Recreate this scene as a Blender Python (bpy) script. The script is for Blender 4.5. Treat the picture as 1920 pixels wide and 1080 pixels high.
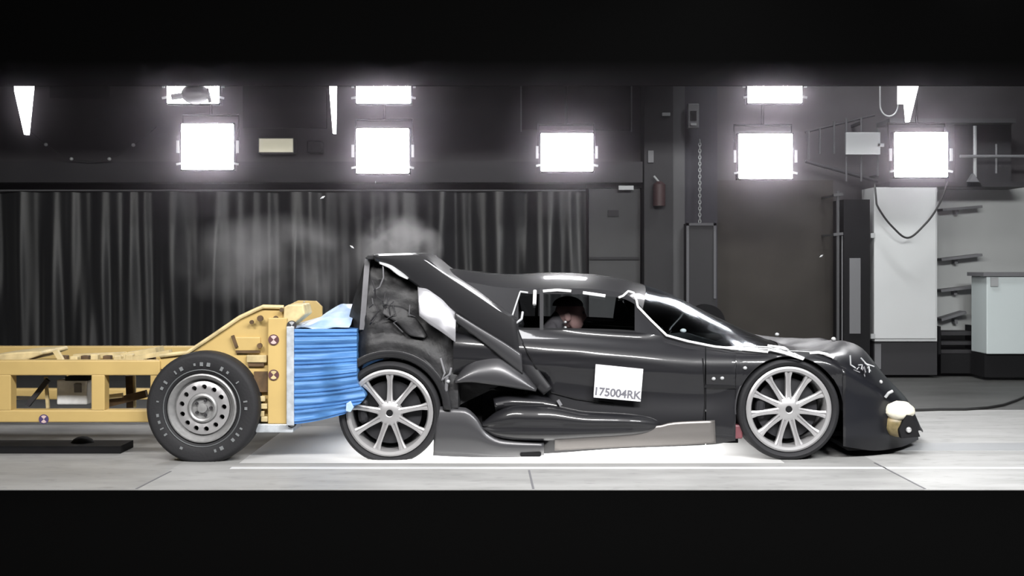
import bpy, bmesh, math, random
from mathutils import Vector, noise

for o in list(bpy.data.objects):
    bpy.data.objects.remove(o)
scene = bpy.context.scene
COL = scene.collection
R = math.radians
random.seed(7)

# ------------------------------------------------------------------ camera, light, exposure
F, HZ, CZ = 2320.0, 488.0, 1.30          # focal length in pixels, horizon row, eye height
cam_d = bpy.data.cameras.new('camera')
cam = bpy.data.objects.new('camera', cam_d)
COL.objects.link(cam)
cam.location = (0, 0, CZ)
cam.rotation_euler = (R(90), 0, 0)
cam_d.sensor_width = 36.0
cam_d.lens = 36.0 * F / 1920.0
cam_d.shift_y = -(540.0 - HZ) / 1920.0
cam_d.clip_end = 100
scene.camera = cam

world = bpy.data.worlds.new('world')
scene.world = world
world.use_nodes = True
world.node_tree.nodes['Background'].inputs[0].default_value = (0.9, 0.92, 1.0, 1)
world.node_tree.nodes['Background'].inputs[1].default_value = 0.012

scene.view_settings.view_transform = 'Standard'
scene.view_settings.look = 'None'
scene.view_settings.exposure = 0.0
scene.view_settings.gamma = 1.0
scene.view_settings.use_curve_mapping = False


def area(name, loc, target, sx, sy, power, color=(1, 1, 1), spread=180):
    d = bpy.data.lights.new(name, 'AREA')
    d.shape = 'RECTANGLE'
    d.size, d.size_y = sx, sy
    d.energy = power
    d.color = color
    d.spread = R(spread)
    o = bpy.data.objects.new(name, d)
    COL.objects.link(o)
    o.location = loc
    v = Vector(target) - Vector(loc)
    o.rotation_euler = v.to_track_quat('-Z', 'Y').to_euler()
    return o


# overhead lamp banks of the crash hall, above and to the camera's side of the track
area('lamp_bank', (-2.6, 3.4, 4.3), (-1.9, 8.6, 0.5), 2.2, 0.7, 150, (1, 0.98, 0.96), 120)
area('lamp_bank', (0.9, 3.4, 4.3), (0.8, 8.6, 0.5), 2.2, 0.7, 190, (1, 0.98, 0.97), 120)
area('lamp_bank', (3.8, 3.4, 4.3), (3.0, 9.0, 0.4), 2.2, 0.7, 220, (0.98, 0.99, 1.0), 120)
area('lamp_bank', (0.6, 9.4, 4.8), (0.8, 9.2, 0.0), 4.5, 0.5, 70, (0.98, 0.98, 1.0), 120)
area('lamp_bank', (3.6, 11.95, 4.6), (4.6, 13.6, 0.8), 2.0, 0.4, 70, (0.98, 0.99, 1.0), 110)
# lamps in the film pit, below the frosted glass under the car
area('pit_lamp', (0.2, 8.6, -0.55), (0.2, 8.6, 1.0), 2.2, 0.9, 55, (1, 0.985, 0.96), 130)

# ------------------------------------------------------------------ materials


def mat(name, color, rough=0.5, metal=0.0, spec=0.5, coat=0.0, coat_rough=0.05, var=0.0, scale=8.0,
        stretch=(1, 1, 1), color2=None, bump=0.0, bscale=40.0, emit=0.0, emit_color=None, sheen=0.0):
    m = bpy.data.materials.new(name)
    m.use_nodes = True
    nt = m.node_tree
    b = nt.nodes['Principled BSDF']
    b.inputs['Base Color'].default_value = (*color, 1)
    b.inputs['Roughness'].default_value = rough
    b.inputs['Metallic'].default_value = metal
    b.inputs['Specular IOR Level'].default_value = spec
    b.inputs['Coat Weight'].default_value = coat
    b.inputs['Coat Roughness'].default_value = coat_rough
    if sheen:
        b.inputs['Sheen Weight'].default_value = sheen
    if emit:
        b.inputs['Emission Color'].default_value = (*(emit_color or color), 1)
        b.inputs['Emission Strength'].default_value = emit
    if var > 0 or color2 or bump:
        tc = nt.nodes.new('ShaderNodeTexCoord')
        mp = nt.nodes.new('ShaderNodeMapping')
        mp.inputs['Scale'].default_value = stretch
        nt.links.new(tc.outputs['Object'], mp.inputs['Vector'])
    if var > 0 or color2:
        nz = nt.nodes.new('ShaderNodeTexNoise')
        nz.inputs['Scale'].default_value = scale
        nz.inputs['Detail'].default_value = 6
        nt.links.new(mp.outputs[0], nz.inputs['Vector'])
        cr = nt.nodes.new('ShaderNodeValToRGB')
        c2 = color2 or tuple(c * (1 - var) for c in color)
        cr.color_ramp.elements[0].position = 0.35
        cr.color_ramp.elements[1].position = 0.65
        cr.color_ramp.elements[0].color = (*c2, 1)
        cr.color_ramp.elements[1].color = (*color, 1)
        nt.links.new(nz.outputs['Fac'], cr.inputs[0])
        nt.links.new(cr.outputs[0], b.inputs['Base Color'])
    if bump:
        n2 = nt.nodes.new('ShaderNodeTexNoise')
        n2.inputs['Scale'].default_value = bscale
        n2.inputs['Detail'].default_value = 4
        nt.links.new(mp.outputs[0], n2.inputs['Vector'])
        bp = nt.nodes.new('ShaderNodeBump')
        bp.inputs['Strength'].default_value = bump
        bp.inputs['Distance'].default_value = 0.02
        nt.links.new(n2.outputs['Fac'], bp.inputs['Height'])
        nt.links.new(bp.outputs[0], b.inputs['Normal'])
    return m


def glass_mat(name, tint, refl=0.02, rough=0.03):
    m = bpy.data.materials.new(name)
    m.use_nodes = True
    nt = m.node_tree
    nt.nodes.remove(nt.nodes['Principled BSDF'])
    out = nt.nodes['Material Output']
    tr = nt.nodes.new('ShaderNodeBsdfTransparent')
    tr.inputs[0].default_value = (*tint, 1)
    gl = nt.nodes.new('ShaderNodeBsdfGlossy')
    gl.inputs['Roughness'].default_value = rough
    gl.inputs[0].default_value = (0.9, 0.95, 1, 1)
    fr = nt.nodes.new('ShaderNodeFresnel')
    fr.inputs[0].default_value = 1.5
    mx = nt.nodes.new('ShaderNodeMixShader')
    ad = nt.nodes.new('ShaderNodeMath')
    ad.operation = 'ADD'
    ad.use_clamp = True
    ad.inputs[1].default_value = refl
    nt.links.new(fr.outputs[0], ad.inputs[0])
    nt.links.new(ad.outputs[0], mx.inputs[0])
    nt.links.new(tr.outputs[0], mx.inputs[1])
    nt.links.new(gl.outputs[0], mx.inputs[2])
    nt.links.new(mx.outputs[0], out.inputs['Surface'])
    return m


def frosted(name):
    m = bpy.data.materials.new(name)
    m.use_nodes = True
    nt = m.node_tree
    nt.nodes.remove(nt.nodes['Principled BSDF'])
    tl = nt.nodes.new('ShaderNodeBsdfTranslucent')
    tl.inputs[0].default_value = (0.95, 0.95, 0.95, 1)
    df = nt.nodes.new('ShaderNodeBsdfDiffuse')
    df.inputs[0].default_value = (0.85, 0.85, 0.84, 1)
    mx = nt.nodes.new('ShaderNodeMixShader')
    mx.inputs[0].default_value = 0.5
    nt.links.new(tl.outputs[0], mx.inputs[1])
    nt.links.new(df.outputs[0], mx.inputs[2])
    nt.links.new(mx.outputs[0], nt.nodes['Material Output'].inputs['Surface'])
    return m


M = dict(
    paint=mat('black_paint', (0.010, 0.010, 0.012), 0.45, 0, 0.3, 0.6, 0.07),
    carbon=mat('black_panel', (0.018, 0.018, 0.020), 0.45, 0, 0.35, 0.25, 0.15),
    dusty=mat('dusty_black', (0.03, 0.03, 0.032), 0.55, 0, 0.4, 0.0, 0.2, var=0.6, scale=5, bump=0.35, bscale=14),
    greypanel=mat('grey_panel', (0.05, 0.05, 0.054), 0.4, 0.3, 0.5, 0.3, 0.2),
    navy=mat('navy_black', (0.009, 0.0095, 0.0125), 0.45, 0, 0.25, 0.2, 0.15),
    blackm=mat('matt_black', (0.008, 0.008, 0.009), 0.8, 0, 0.2),
    tyre=mat('tyre_rubber', (0.018, 0.018, 0.02), 0.7, 0, 0.35, bump=0.1, bscale=60),
    tyremark=mat('tyre_lettering', (0.16, 0.17, 0.175), 0.7),
    alloy=mat('silver_alloy', (0.42, 0.415, 0.42), 0.35, 0.5, 0.5),
    steelrim=mat('steel_rim', (0.36, 0.36, 0.36), 0.45, 0.5, 0.5, var=0.15, scale=30),
    disc=mat('brake_disc', (0.022, 0.022, 0.025), 0.5, 0.3),
    yellow=mat('yellow_paint', (0.54, 0.385, 0.145), 0.5, 0, 0.45, var=0.10, scale=4),
    cream=mat('pale_yellow', (0.66, 0.53, 0.28), 0.55, var=0.35, scale=11),
    brown=mat('rust_brown', (0.12, 0.07, 0.03), 0.7, var=0.5, scale=14),
    blue=mat('blue_honeycomb', (0.088, 0.235, 0.50), 0.5, 0.1, 0.5, color2=(0.055, 0.165, 0.39), scale=7, stretch=(1, 1, 9)),
    bluewhite=mat('pale_blue_foil', (0.60, 0.74, 0.92), 0.35, 0.2, 0.6, color2=(0.34, 0.52, 0.85), scale=9),
    platem=mat('galvanised_plate', (0.62, 0.66, 0.7), 0.4, 0.3, var=0.3, scale=18),
    marker=mat('target_brown', (0.09, 0.035, 0.04), 0.6),
    pink=mat('target_pale', (0.6, 0.45, 0.42), 0.6),
    purple=mat('target_purple', (0.06, 0.04, 0.13), 0.6),
    paper=mat('white_paper', (0.9, 0.9, 0.93), 0.7),
    ink=mat('grey_ink', (0.13, 0.13, 0.15), 0.8),
    faint=mat('faint_ink', (0.66, 0.67, 0.68), 0.8),
    tape=mat('white_tape', (0.8, 0.8, 0.8), 0.55),
    highlight=mat('painted_highlight', (0.5, 0.5, 0.53), 0.3, 0.5, 0.6, var=0.2, scale=3),  # pale metal tone standing in for highlights on the black rear
    wall=mat('dark_wall', (0.085, 0.079, 0.084), 0.85, 0, 0.2, var=0.25, scale=1.5),
    wallwarm=mat('brown_grey_wall', (0.058, 0.052, 0.047), 0.85, 0, 0.2, var=0.3, scale=1.3),
    wallblk=mat('black_wall', (0.003, 0.003, 0.003), 1.0, 0, 0.0),
    board=mat('black_board', (0.02, 0.018, 0.02), 0.7, 0, 0.3),
    boardedge=mat('board_edge', (0.18, 0.18, 0.19), 0.5, 0.3),
    curtain=mat('black_curtain', (0.016, 0.0165, 0.018), 0.42, 0, 0.5, sheen=0.1),
    column=mat('dark_column', (0.022, 0.021, 0.024), 0.7),
    columnlight=mat('grey_post', (0.07, 0.07, 0.075), 0.6),
    redbrown=mat('dull_red', (0.05, 0.026, 0.027), 0.6),
    doorm=mat('grey_door', (0.075, 0.075, 0.078), 0.7, var=0.2, scale=2),
    lightgrey=mat('light_grey_metal', (0.4, 0.41, 0.42), 0.5, 0.2),
    midgrey=mat('mid_grey', (0.15, 0.15, 0.16), 0.6),
    white=mat('white_cabinet', (0.60, 0.61, 0.62), 0.6, var=0.06, scale=1.5),
    whitewall=mat('white_wall', (0.50, 0.51, 0.51), 0.7, var=0.08, scale=1.2),
    cabblue=mat('pale_cabinet', (0.62, 0.68, 0.69), 0.5),
    lamp=mat('lamp_face', (1, 1, 1), 0.5, emit=30, emit_color=(1, 0.985, 1.0)),
    lampsoft=mat('sign_face', (0.9, 0.85, 0.68), 0.5, emit=0.45, emit_color=(0.95, 0.9, 0.7)),
    wedge=mat('wedge_face', (1, 1, 1), 0.5, emit=6, emit_color=(1, 0.99, 1)),
    pit=frosted('frosted_floor_glass'),
    skin=mat('dummy_skin', (0.27, 0.165, 0.155), 0.6),
    suit=mat('dummy_suit', (0.05, 0.045, 0.05), 0.8),
    hairm=mat('dark_cap', (0.015, 0.01, 0.012), 0.7),
    foam=mat('cream_foam', (0.82, 0.78, 0.64), 0.6, var=0.08, scale=10),
    amber=mat('olive_amber', (0.10, 0.08, 0.03), 0.4, color2=(0.26, 0.20, 0.10), scale=12),
    maroon=mat('maroon', (0.16, 0.05, 0.06), 0.5),
    cable=mat('cable_black', (0.02, 0.02, 0.02), 0.5),
    greenish=mat('battery_grey', (0.75, 0.76, 0.76), 0.5, var=0.3, scale=10),
    glass=glass_mat('side_glass', (0.86, 0.88, 0.89)),
    screen=glass_mat('windscreen_glass', (0.78, 0.85, 0.87), 0.06, 0.10),
    satin=mat('sill_floor_glow', (0.24, 0.225, 0.215), 0.4, 0.75, 0.5),
    lens=mat('small_lens', (0.7, 0.7, 0.7), 0.2, 0.6),
)

# ------------------------------------------------------------------ helpers


def at(px, py, Y):
    return Vector(((px - 960.0) * Y / F, Y, CZ - (py - HZ) * Y / F))


def lerp(a, b, t):
    return a + (b - a) * t


def pchip(xs, ys):
    n = len(xs)
    h = [xs[i + 1] - xs[i] for i in range(n - 1)]
    d = [(ys[i + 1] - ys[i]) / h[i] for i in range(n - 1)]
    m = [0.0] * n
    m[0], m[-1] = d[0], d[-1]
    for i in range(1, n - 1):
        if d[i - 1] * d[i] > 0:
            w1, w2 = 2 * h[i] + h[i - 1], h[i] + 2 * h[i - 1]
            m[i] = (w1 + w2) / (w1 / d[i - 1] + w2 / d[i])

    def f(x):
        if x <= xs[0]:
            return ys[0]
        if x >= xs[-1]:
            return ys[-1]
        i = 0
        while x > xs[i + 1]:
            i += 1
        t = (x - xs[i]) / h[i]
        return ((2 * t ** 3 - 3 * t ** 2 + 1) * ys[i] + (t ** 3 - 2 * t ** 2 + t) * h[i] * m[i]
                + (-2 * t ** 3 + 3 * t ** 2) * ys[i + 1] + (t ** 3 - t ** 2) * h[i] * m[i + 1])
    return f


def curve(pts):
    xs = [p[0] for p in pts]
    return [pchip(xs, [p[k] for p in pts]) for k in range(1, len(pts[0]))]


def empty(name, loc):
    o = bpy.data.objects.new(name, None)
    COL.objects.link(o)
    o.location = loc
    o.empty_display_size = 0.1
    return o


def tag(o, label=None, cat=None, group=None, kind=None):
    if label:
        o['label'] = label
    if cat:
        o['category'] = cat
    if group:
        o['group'] = group
    if kind:
        o['kind'] = kind
    return o


def wloc(o):
    v = Vector((0, 0, 0))
    while o is not None:
        v += Vector(o.location)
        o = o.parent
    return v


class MB:
    def __init__(self):
        self.v, self.f = [], []

    def add(self, vs, fs):
        k = len(self.v)
        self.v += [Vector(p) for p in vs]
        self.f += [tuple(i + k for i in f) for f in fs]
        return self

    def box(self, x0, x1, y0, y1, z0, z1):
        return self.add([(x0, y0, z0), (x1, y0, z0), (x1, y1, z0), (x0, y1, z0),
                         (x0, y0, z1), (x1, y0, z1), (x1, y1, z1), (x0, y1, z1)],
                        [(0, 3, 2, 1), (4, 5, 6, 7), (0, 1, 5, 4), (1, 2, 6, 5), (2, 3, 7, 6), (3, 0, 4, 7)])

    def pbox(self, px0, px1, py0, py1, Y, dep):
        """box whose front face covers the given part of the view at distance Y"""
        a, b = at(px0, py1, Y), at(px1, py0, Y)
        return self.box(a.x, b.x, Y, Y + dep, a.z, b.z)

    def bar(self, p0, p1, w, h):
        p0, p1 = Vector(p0), Vector(p1)
        d = (p1 - p0).normalized()
        up = Vector((0, 1, 0)) if abs(d.y) < 0.9 else Vector((0, 0, 1))
        s = d.cross(up).normalized() * (w / 2)
        u = s.cross(d).normalized() * (h / 2)
        vs = []
        for p in (p0, p1):
            vs += [p - s - u, p + s - u, p + s + u, p - s + u]
        return self.add(vs, [(0, 3, 2, 1), (4, 5, 6, 7), (0, 1, 5, 4), (1, 2, 6, 5), (2, 3, 7, 6), (3, 0, 4, 7)])

    def tube(self, pts, r, n=8):
        pts = [Vector(p) for p in pts]
        rings = []
        for i, p in enumerate(pts):
            d = (pts[min(i + 1, len(pts) - 1)] - pts[max(i - 1, 0)]).normalized()
            up = Vector((0, 1, 0)) if abs(d.y) < 0.9 else Vector((0, 0, 1))
            s = d.cross(up).normalized()
            u = s.cross(d)
            rr = r[i] if isinstance(r, (list, tuple)) else r
            rings.append([p + s * (rr * math.cos(2 * math.pi * k / n)) + u * (rr * math.sin(2 * math.pi * k / n)) for k in range(n)])
        vs = [q for ring in rings for q in ring]
        fs = []
        for i in range(len(rings) - 1):
            for k in range(n):
                a, b = i * n + k, i * n + (k + 1) % n
                fs.append((a, b, b + n, a + n))
        fs.append(tuple(range(n))[::-1])
        fs.append(tuple(range((len(rings) - 1) * n, len(rings) * n)))
        return self.add(vs, fs)

    def lathe(self, prof, c, n=48, closed=False):
        """profile of (radius, y offset) turned about the Y axis through c"""
        c = Vector(c)
        vs = []
        for r, y in prof:
            for k in range(n):
                a = 2 * math.pi * k / n
                vs.append(c + Vector((r * math.sin(a), y, r * math.cos(a))))
        fs = []
        m = len(prof)
        for i in range(m if closed else m - 1):
            for k in range(n):
                a, b = i * n + k, i * n + (k + 1) % n
                j = ((i + 1) % m) * n
                fs.append((a, b, j + (k + 1) % n, j + k))
        return self.add(vs, fs)

    def grid(self, rows):
        m, n = len(rows), len(rows[0])
        vs = [p for r in rows for p in r]
        fs = []
        for i in range(m - 1):
            for j in range(n - 1):
                fs.append((i * n + j, i * n + j + 1, (i + 1) * n + j + 1, (i + 1) * n + j))
        return self.add(vs, fs)

    def prism(self, pts, y0, y1):
        """outline of (x, z) extruded from y0 to y1"""
        n = len(pts)
        vs = [(x, y0, z) for x, z in pts] + [(x, y1, z) for x, z in pts]
        fs = [tuple(range(n)), tuple(range(2 * n - 1, n - 1, -1))]
        for i in range(n):
            j = (i + 1) % n
            fs.append((i, i + n, j + n, j))
        return self.add(vs, fs)

    def pprism(self, pp, Y, dep):
        return self.prism([(at(a, b, Y).x, at(a, b, Y).z) for a, b in pp], Y, Y + dep)

    def mirror(self, yc=9.0):
        return self.add([(p.x, 2 * yc - p.y, p.z) for p in self.v], [f[::-1] for f in self.f])

    def sphere(self, c, rx, ry, rz, nu=20, nv=12, fn=None):
        c = Vector(c)
        rows = []
        for i in range(nv + 1):
            t = math.pi * i / nv
            row = []
            for j in range(nu + 1):
                a = 2 * math.pi * j / nu
                d = Vector((math.sin(t) * math.cos(a), math.sin(t) * math.sin(a), math.cos(t)))
                k = fn(d) if fn else 1.0
                row.append(c + Vector((d.x * rx, d.y * ry, d.z * rz)) * k)
            rows.append(row)
        return self.grid(rows)

    def pair(self, name, material, parent, **kw):
        far = MB().add([(p.x, 18.0 - p.y, p.z) for p in self.v], [f[::-1] for f in self.f])
        far.build(name, material, parent, **kw)
        return self.build(name, material, parent, **kw)

    def build(self, name, material, parent=None, smooth=False, bevel=0.0, solid=0.0, sub=0, angle=35, weld=True, split=None):
        me = bpy.data.meshes.new(name)
        off = wloc(parent) if parent else Vector((0, 0, 0))
        me.from_pydata([tuple(p - off) for p in self.v], [], self.f)
        me.validate()
        bm = bmesh.new()
        bm.from_mesh(me)
        if weld:
            bmesh.ops.remove_doubles(bm, verts=bm.verts, dist=1e-5)
        bmesh.ops.recalc_face_normals(bm, faces=bm.faces)
        bm.to_mesh(me)
        bm.free()
        me.materials.append(material)
        o = bpy.data.objects.new(name, me)
        COL.objects.link(o)
        if parent:
            o.parent = parent
        if smooth:
            for p in me.polygons:
                p.use_smooth = True
            try:
                me.set_sharp_from_angle(angle=R(angle))
            except Exception:
                pass
        if solid:
            s = o.modifiers.new('solid', 'SOLIDIFY')
            s.thickness = solid
            s.offset = 0
        if bevel:
            b = o.modifiers.new('bevel', 'BEVEL')
            b.width = bevel
            b.segments = 2
            b.limit_method = 'ANGLE'
        if sub:
            s = o.modifiers.new('sub', 'SUBSURF')
            s.levels = s.render_levels = sub
        return o


def struct(o):
    o['kind'] = 'structure'
    return o


# ------------------------------------------------------------------ the hall
WALL_Y = 14.3
FRONT_Y = 7.015


def floor_material(name, k):
    m = mat(name, (k, k, k), 0.55, 0, 0.35)
    nt = m.node_tree
    b = nt.nodes['Principled BSDF']
    tc = nt.nodes.new('ShaderNodeTexCoord')
    mp = nt.nodes.new('ShaderNodeMapping')
    mp.inputs['Scale'].default_value = (0.6, 2.2, 1)
    nt.links.new(tc.outputs['Object'], mp.inputs[0])
    n1 = nt.nodes.new('ShaderNodeTexNoise')
    n1.inputs['Scale'].default_value = 2.2
    n1.inputs['Detail'].default_value = 8
    nt.links.new(mp.outputs[0], n1.inputs['Vector'])
    cr = nt.nodes.new('ShaderNodeValToRGB')
    cr.color_ramp.elements[0].position = 0.36
    cr.color_ramp.elements[0].color = (k * 0.78, k * 0.78, k * 0.765, 1)
    cr.color_ramp.elements[1].position = 0.62
    cr.color_ramp.elements[1].color = (k, k, k * 0.985, 1)
    nt.links.new(n1.outputs['Fac'], cr.inputs[0])
    mp2 = nt.nodes.new('ShaderNodeMapping')
    mp2.inputs['Scale'].default_value = (3.0, 8.0, 1)
    nt.links.new(tc.outputs['Object'], mp2.inputs[0])
    n2 = nt.nodes.new('ShaderNodeTexNoise')
    n2.inputs['Scale'].default_value = 2.5
    n2.inputs['Detail'].default_value = 5
    nt.links.new(mp2.outputs[0], n2.inputs['Vector'])
    c2 = nt.nodes.new('ShaderNodeValToRGB')
    c2.color_ramp.elements[0].position = 0.30
    c2.color_ramp.elements[0].color = (0.78, 0.78, 0.78, 1)
    c2.color_ramp.elements[1].position = 0.42
    c2.color_ramp.elements[1].color = (1, 1, 1, 1)
    nt.links.new(n2.outputs['Fac'], c2.inputs[0])
    mx = nt.nodes.new('ShaderNodeMix')
    mx.data_type = 'RGBA'
    mx.blend_type = 'MULTIPLY'
    mx.inputs[0].default_value = 1
    nt.links.new(cr.outputs[0], mx.inputs[6])
    nt.links.new(c2.outputs[0], mx.inputs[7])
    nt.links.new(mx.outputs[2], b.inputs['Base Color'])
    return m


BACK_Y = 10.75
PX0, PX1 = -1.75, 1.75                    # film pit opening
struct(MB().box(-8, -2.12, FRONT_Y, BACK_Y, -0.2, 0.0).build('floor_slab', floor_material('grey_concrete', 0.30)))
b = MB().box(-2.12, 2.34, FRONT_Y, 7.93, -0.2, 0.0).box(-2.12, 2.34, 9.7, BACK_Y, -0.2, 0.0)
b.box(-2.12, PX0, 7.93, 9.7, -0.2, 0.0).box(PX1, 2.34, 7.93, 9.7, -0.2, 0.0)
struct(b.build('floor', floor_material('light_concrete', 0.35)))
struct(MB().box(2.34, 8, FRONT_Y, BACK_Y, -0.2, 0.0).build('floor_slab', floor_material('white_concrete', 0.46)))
struct(MB().box(-8, 8, BACK_Y, WALL_Y + 0.3, -0.2, 0.0).build('floor_back', floor_material('shaded_concrete', 0.11)))  # darker tone stands in for the weaker light at the back
struct(MB().box(-8, 8, -3, FRONT_Y, -0.2, -0.004).build('floor_foreground', mat('blackout_floor', (0.002, 0.002, 0.002), 1.0, 0, 0.0)))  # blacked-out floor, added to darken the bottom of the view
struct(MB().box(-8, 8, WALL_Y, WALL_Y + 0.25, 0, 6).build('wall_back', M['wall']))
struct(MB().box(-8.25, -8, -3, WALL_Y + 0.25, -0.2, 6).build('wall_left', M['wall']))
struct(MB().box(8, 8.25, -3, WALL_Y + 0.25, -0.2, 6).build('wall_right', M['wall']))
struct(MB().box(-8.25, 8.25, -3, WALL_Y + 0.25, 6, 6.2).build('ceiling', M['wallblk']))
# brown-grey wall piece that stands forward on the right of the columns
b = MB().pbox(1344, 1562, 338, 700, 14.2, 0.1)
struct(b.build('wall_recess', M['wallwarm']))

# made-up black girder that hides the upper lamps and blacks out the top
GY = 11.6
gz = at(0, 160, GY).z
b = MB().box(-7.99, 7.99, GY, GY + 0.06, gz, gz + 1.5).box(-7.99, 7.99, GY - 0.1, GY + 0.3, gz + 1.42, gz + 1.5)
struct(b.build('lamp_mask', M['wallblk']))

# lit glass cover of the film pit under the car
b = MB().add([(PX0, 7.93, -0.001), (PX1, 7.93, -0.001), (PX1, 9.7, -0.001), (PX0, 9.7, -0.001)], [(0, 1, 2, 3)])
struct(b.build('floor_light_panel', M['pit']))
b = MB().box(PX0 - 0.05, PX1 + 0.05, 7.88, 9.75, -1.0, -0.95)
for w in ((PX0 - 0.05, PX0, 7.88, 9.75), (PX1, PX1 + 0.05, 7.88, 9.75), (PX0, PX1, 7.88, 7.93), (PX0, PX1, 9.7, 9.75)):
    b.box(*w, -0.95, -0.02)
struct(b.build('floor_pit', M['midgrey']))
# painted line and groove along the track
yl0 = 377 * 8 / (879 - HZ)
yl1 = 377 * 8 / (876 - HZ)
struct(MB().box(at(430, 0, 7.7).x, 7.9, yl0, yl1, 0, 0.002).build('floor_line', M['white']))
yg0, yg1 = 377 * 8 / (845 - HZ), 377 * 8 / (831 - HZ)
struct(MB().box(2.1, 7.9, yg0, yg1, -0.02, 0.002).build('floor_rail', M['lightgrey']))
# joints between the floor slabs
for (p0, p1) in (((992, 882), (1000, 917)), ((1640, 868), (1735, 917)), ((320, 884), (255, 917))):
    y0, y1 = 377 * 8 / (p0[1] - HZ), 377 * 8 / (p1[1] - HZ)
    q0, q1 = at(p0[0], p0[1], y0), at(p1[0], p1[1], y1)
    q0.z = q1.z = 0.0
    struct(MB().bar(q0, q1, 0.012, 0.004).build('floor_joint', M['midgrey']))
# low black strip standing in for the trolley's shadow on the left
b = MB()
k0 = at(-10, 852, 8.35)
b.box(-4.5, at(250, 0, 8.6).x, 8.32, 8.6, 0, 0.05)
struct(b.build('shadow_strip', M['blackm']))
t = MB().sphere(at(155, 838, 8.5), 0.09, 0.08, 0.075, 14, 8).build('shadow_bump', M['blackm'], smooth=True)
tag(t, 'rounded black rubber block on the black kerb behind the trolley', 'block')

# ------------------------------------------------------------------ curtain
CY = 14.05
b = MB()
rows = []
x0, x1 = at(-90, 0, CY).x, at(1098, 0, CY).x
nx = 420
for i in range(nx + 1):
    x = lerp(x0, x1, i / nx)
    ph = noise.noise(Vector((x * 1.3, 0, 3.1))) * 3.0
    row = []
    for k in range(9):
        t = k / 8
        z = lerp(at(0, 359, CY).z, 0.02, t)
        amp = lerp(0.03, 0.085, min(1, t * 2.0))
        y = CY + amp * (math.sin(x * 8 + ph * 2.0 + 0.5 * t) * 0.5 + noise.noise(Vector((x * 3.2 + 0.25 * t, t * 0.7, 0))) * 1.8 + noise.noise(Vector((x * 8.5 - 0.2 * t, t * 0.9, 4))) * 0.8)
        row.append((x, y, z))
    rows.append(row)
b.grid(rows)
c = b.build('curtain', M['curtain'], smooth=True, angle=180)
tag(c, 'long black pleated curtain hanging across the back wall', 'curtain')
b = MB().tube([at(-90, 357, CY - 0.05), at(1098, 357, CY - 0.05)], 0.009)
tag(b.build('curtain_rail', M['boardedge']), 'thin grey rail along the top of the black curtain', 'rail')

# beam above the curtain
b = MB().pbox(-120, 1205, 303, 342, 13.9, 0.3)
struct(b.build('trim_1', M['column']))

# ------------------------------------------------------------------ dark boards on the wall
def board(px0, px1, py0, py1, label, edge=True, Y=13.6, m='board'):
    a = at((px0 + px1) / 2, py1, Y)
    r = empty('wall_board', a)
    tag(r, label, 'board', 'dark boards on the back wall')
    MB().pbox(px0, px1, py0, py1, Y, 0.05).build('panel', M[m], r)
    if edge:
        for e in (px0, px1):
            MB().tube([at(e, py0, Y - 0.01), at(e, py1 + 4, Y - 0.01)], 0.008).build('edge_rod', M['boardedge'], r)
    # brackets reaching back to the wall
    for e in (px0 + 15, px1 - 15):
        p = at(e, (py0 + py1) / 2, Y + 0.04)
        MB().bar(p, (p.x, WALL_Y, p.z), 0.04, 0.04).build('wall_bracket', M['column'], r)
    return r


board(977, 1184, 60, 243, 'black board with light edge rods above the middle floodlight')
board(93, 203, 60, 184, 'small dark board top left, between wedge light and first floodlight', False)
board(455, 612, 60, 240, 'dark board above the lit cream sign', False)
b = MB().pbox(576, 602, 264, 286, 14.1, 0.2)
tag(b.build('wall_box', M['board'], bevel=0.01), 'small dark box on the wall beside the lit cream sign', 'box')
r = empty('lit_sign', at(517, 287, 14.1))
tag(r, 'small lit cream rectangular sign on the dark back wall', 'sign')
MB().pbox(484, 551, 258, 287, 14.1, 0.2).build('sign_case', M['lightgrey'], r, bevel=0.01)
MB().pbox(486, 549, 260, 285, 14.09, 0.02).build('sign_face', M['lampsoft'], r)

# string of small bulbs sagging on the left
b_pts = [(60, 250), (86, 271), (134, 298), (170, 302), (205, 298), (250, 272), (285, 245)]
r = empty('string_lights', at(170, 302, 13.8))
tag(r, 'dark sagging cable with small pale bulbs at upper left of the curtain', 'string lights')
fx = pchip([p[0] for p in b_pts], [p[1] for p in b_pts])
pts = [at(60 + i * 225 / 30, fx(60 + i * 225 / 30), 13.8) for i in range(31)]
pts = [at(52, 243, 14.31)] + pts + [at(293, 238, 14.31)]
MB().tube(pts, 0.006).build('cable', M['cable'], r, smooth=True)
for q in (86, 134, 205, 250):
    MB().sphere(at(q, fx(q), 13.78), 0.022, 0.022, 0.02, 10, 6).build('bulb', M['lightgrey'], r, smooth=True)

# ------------------------------------------------------------------ floodlights
LY = 12.0


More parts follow.
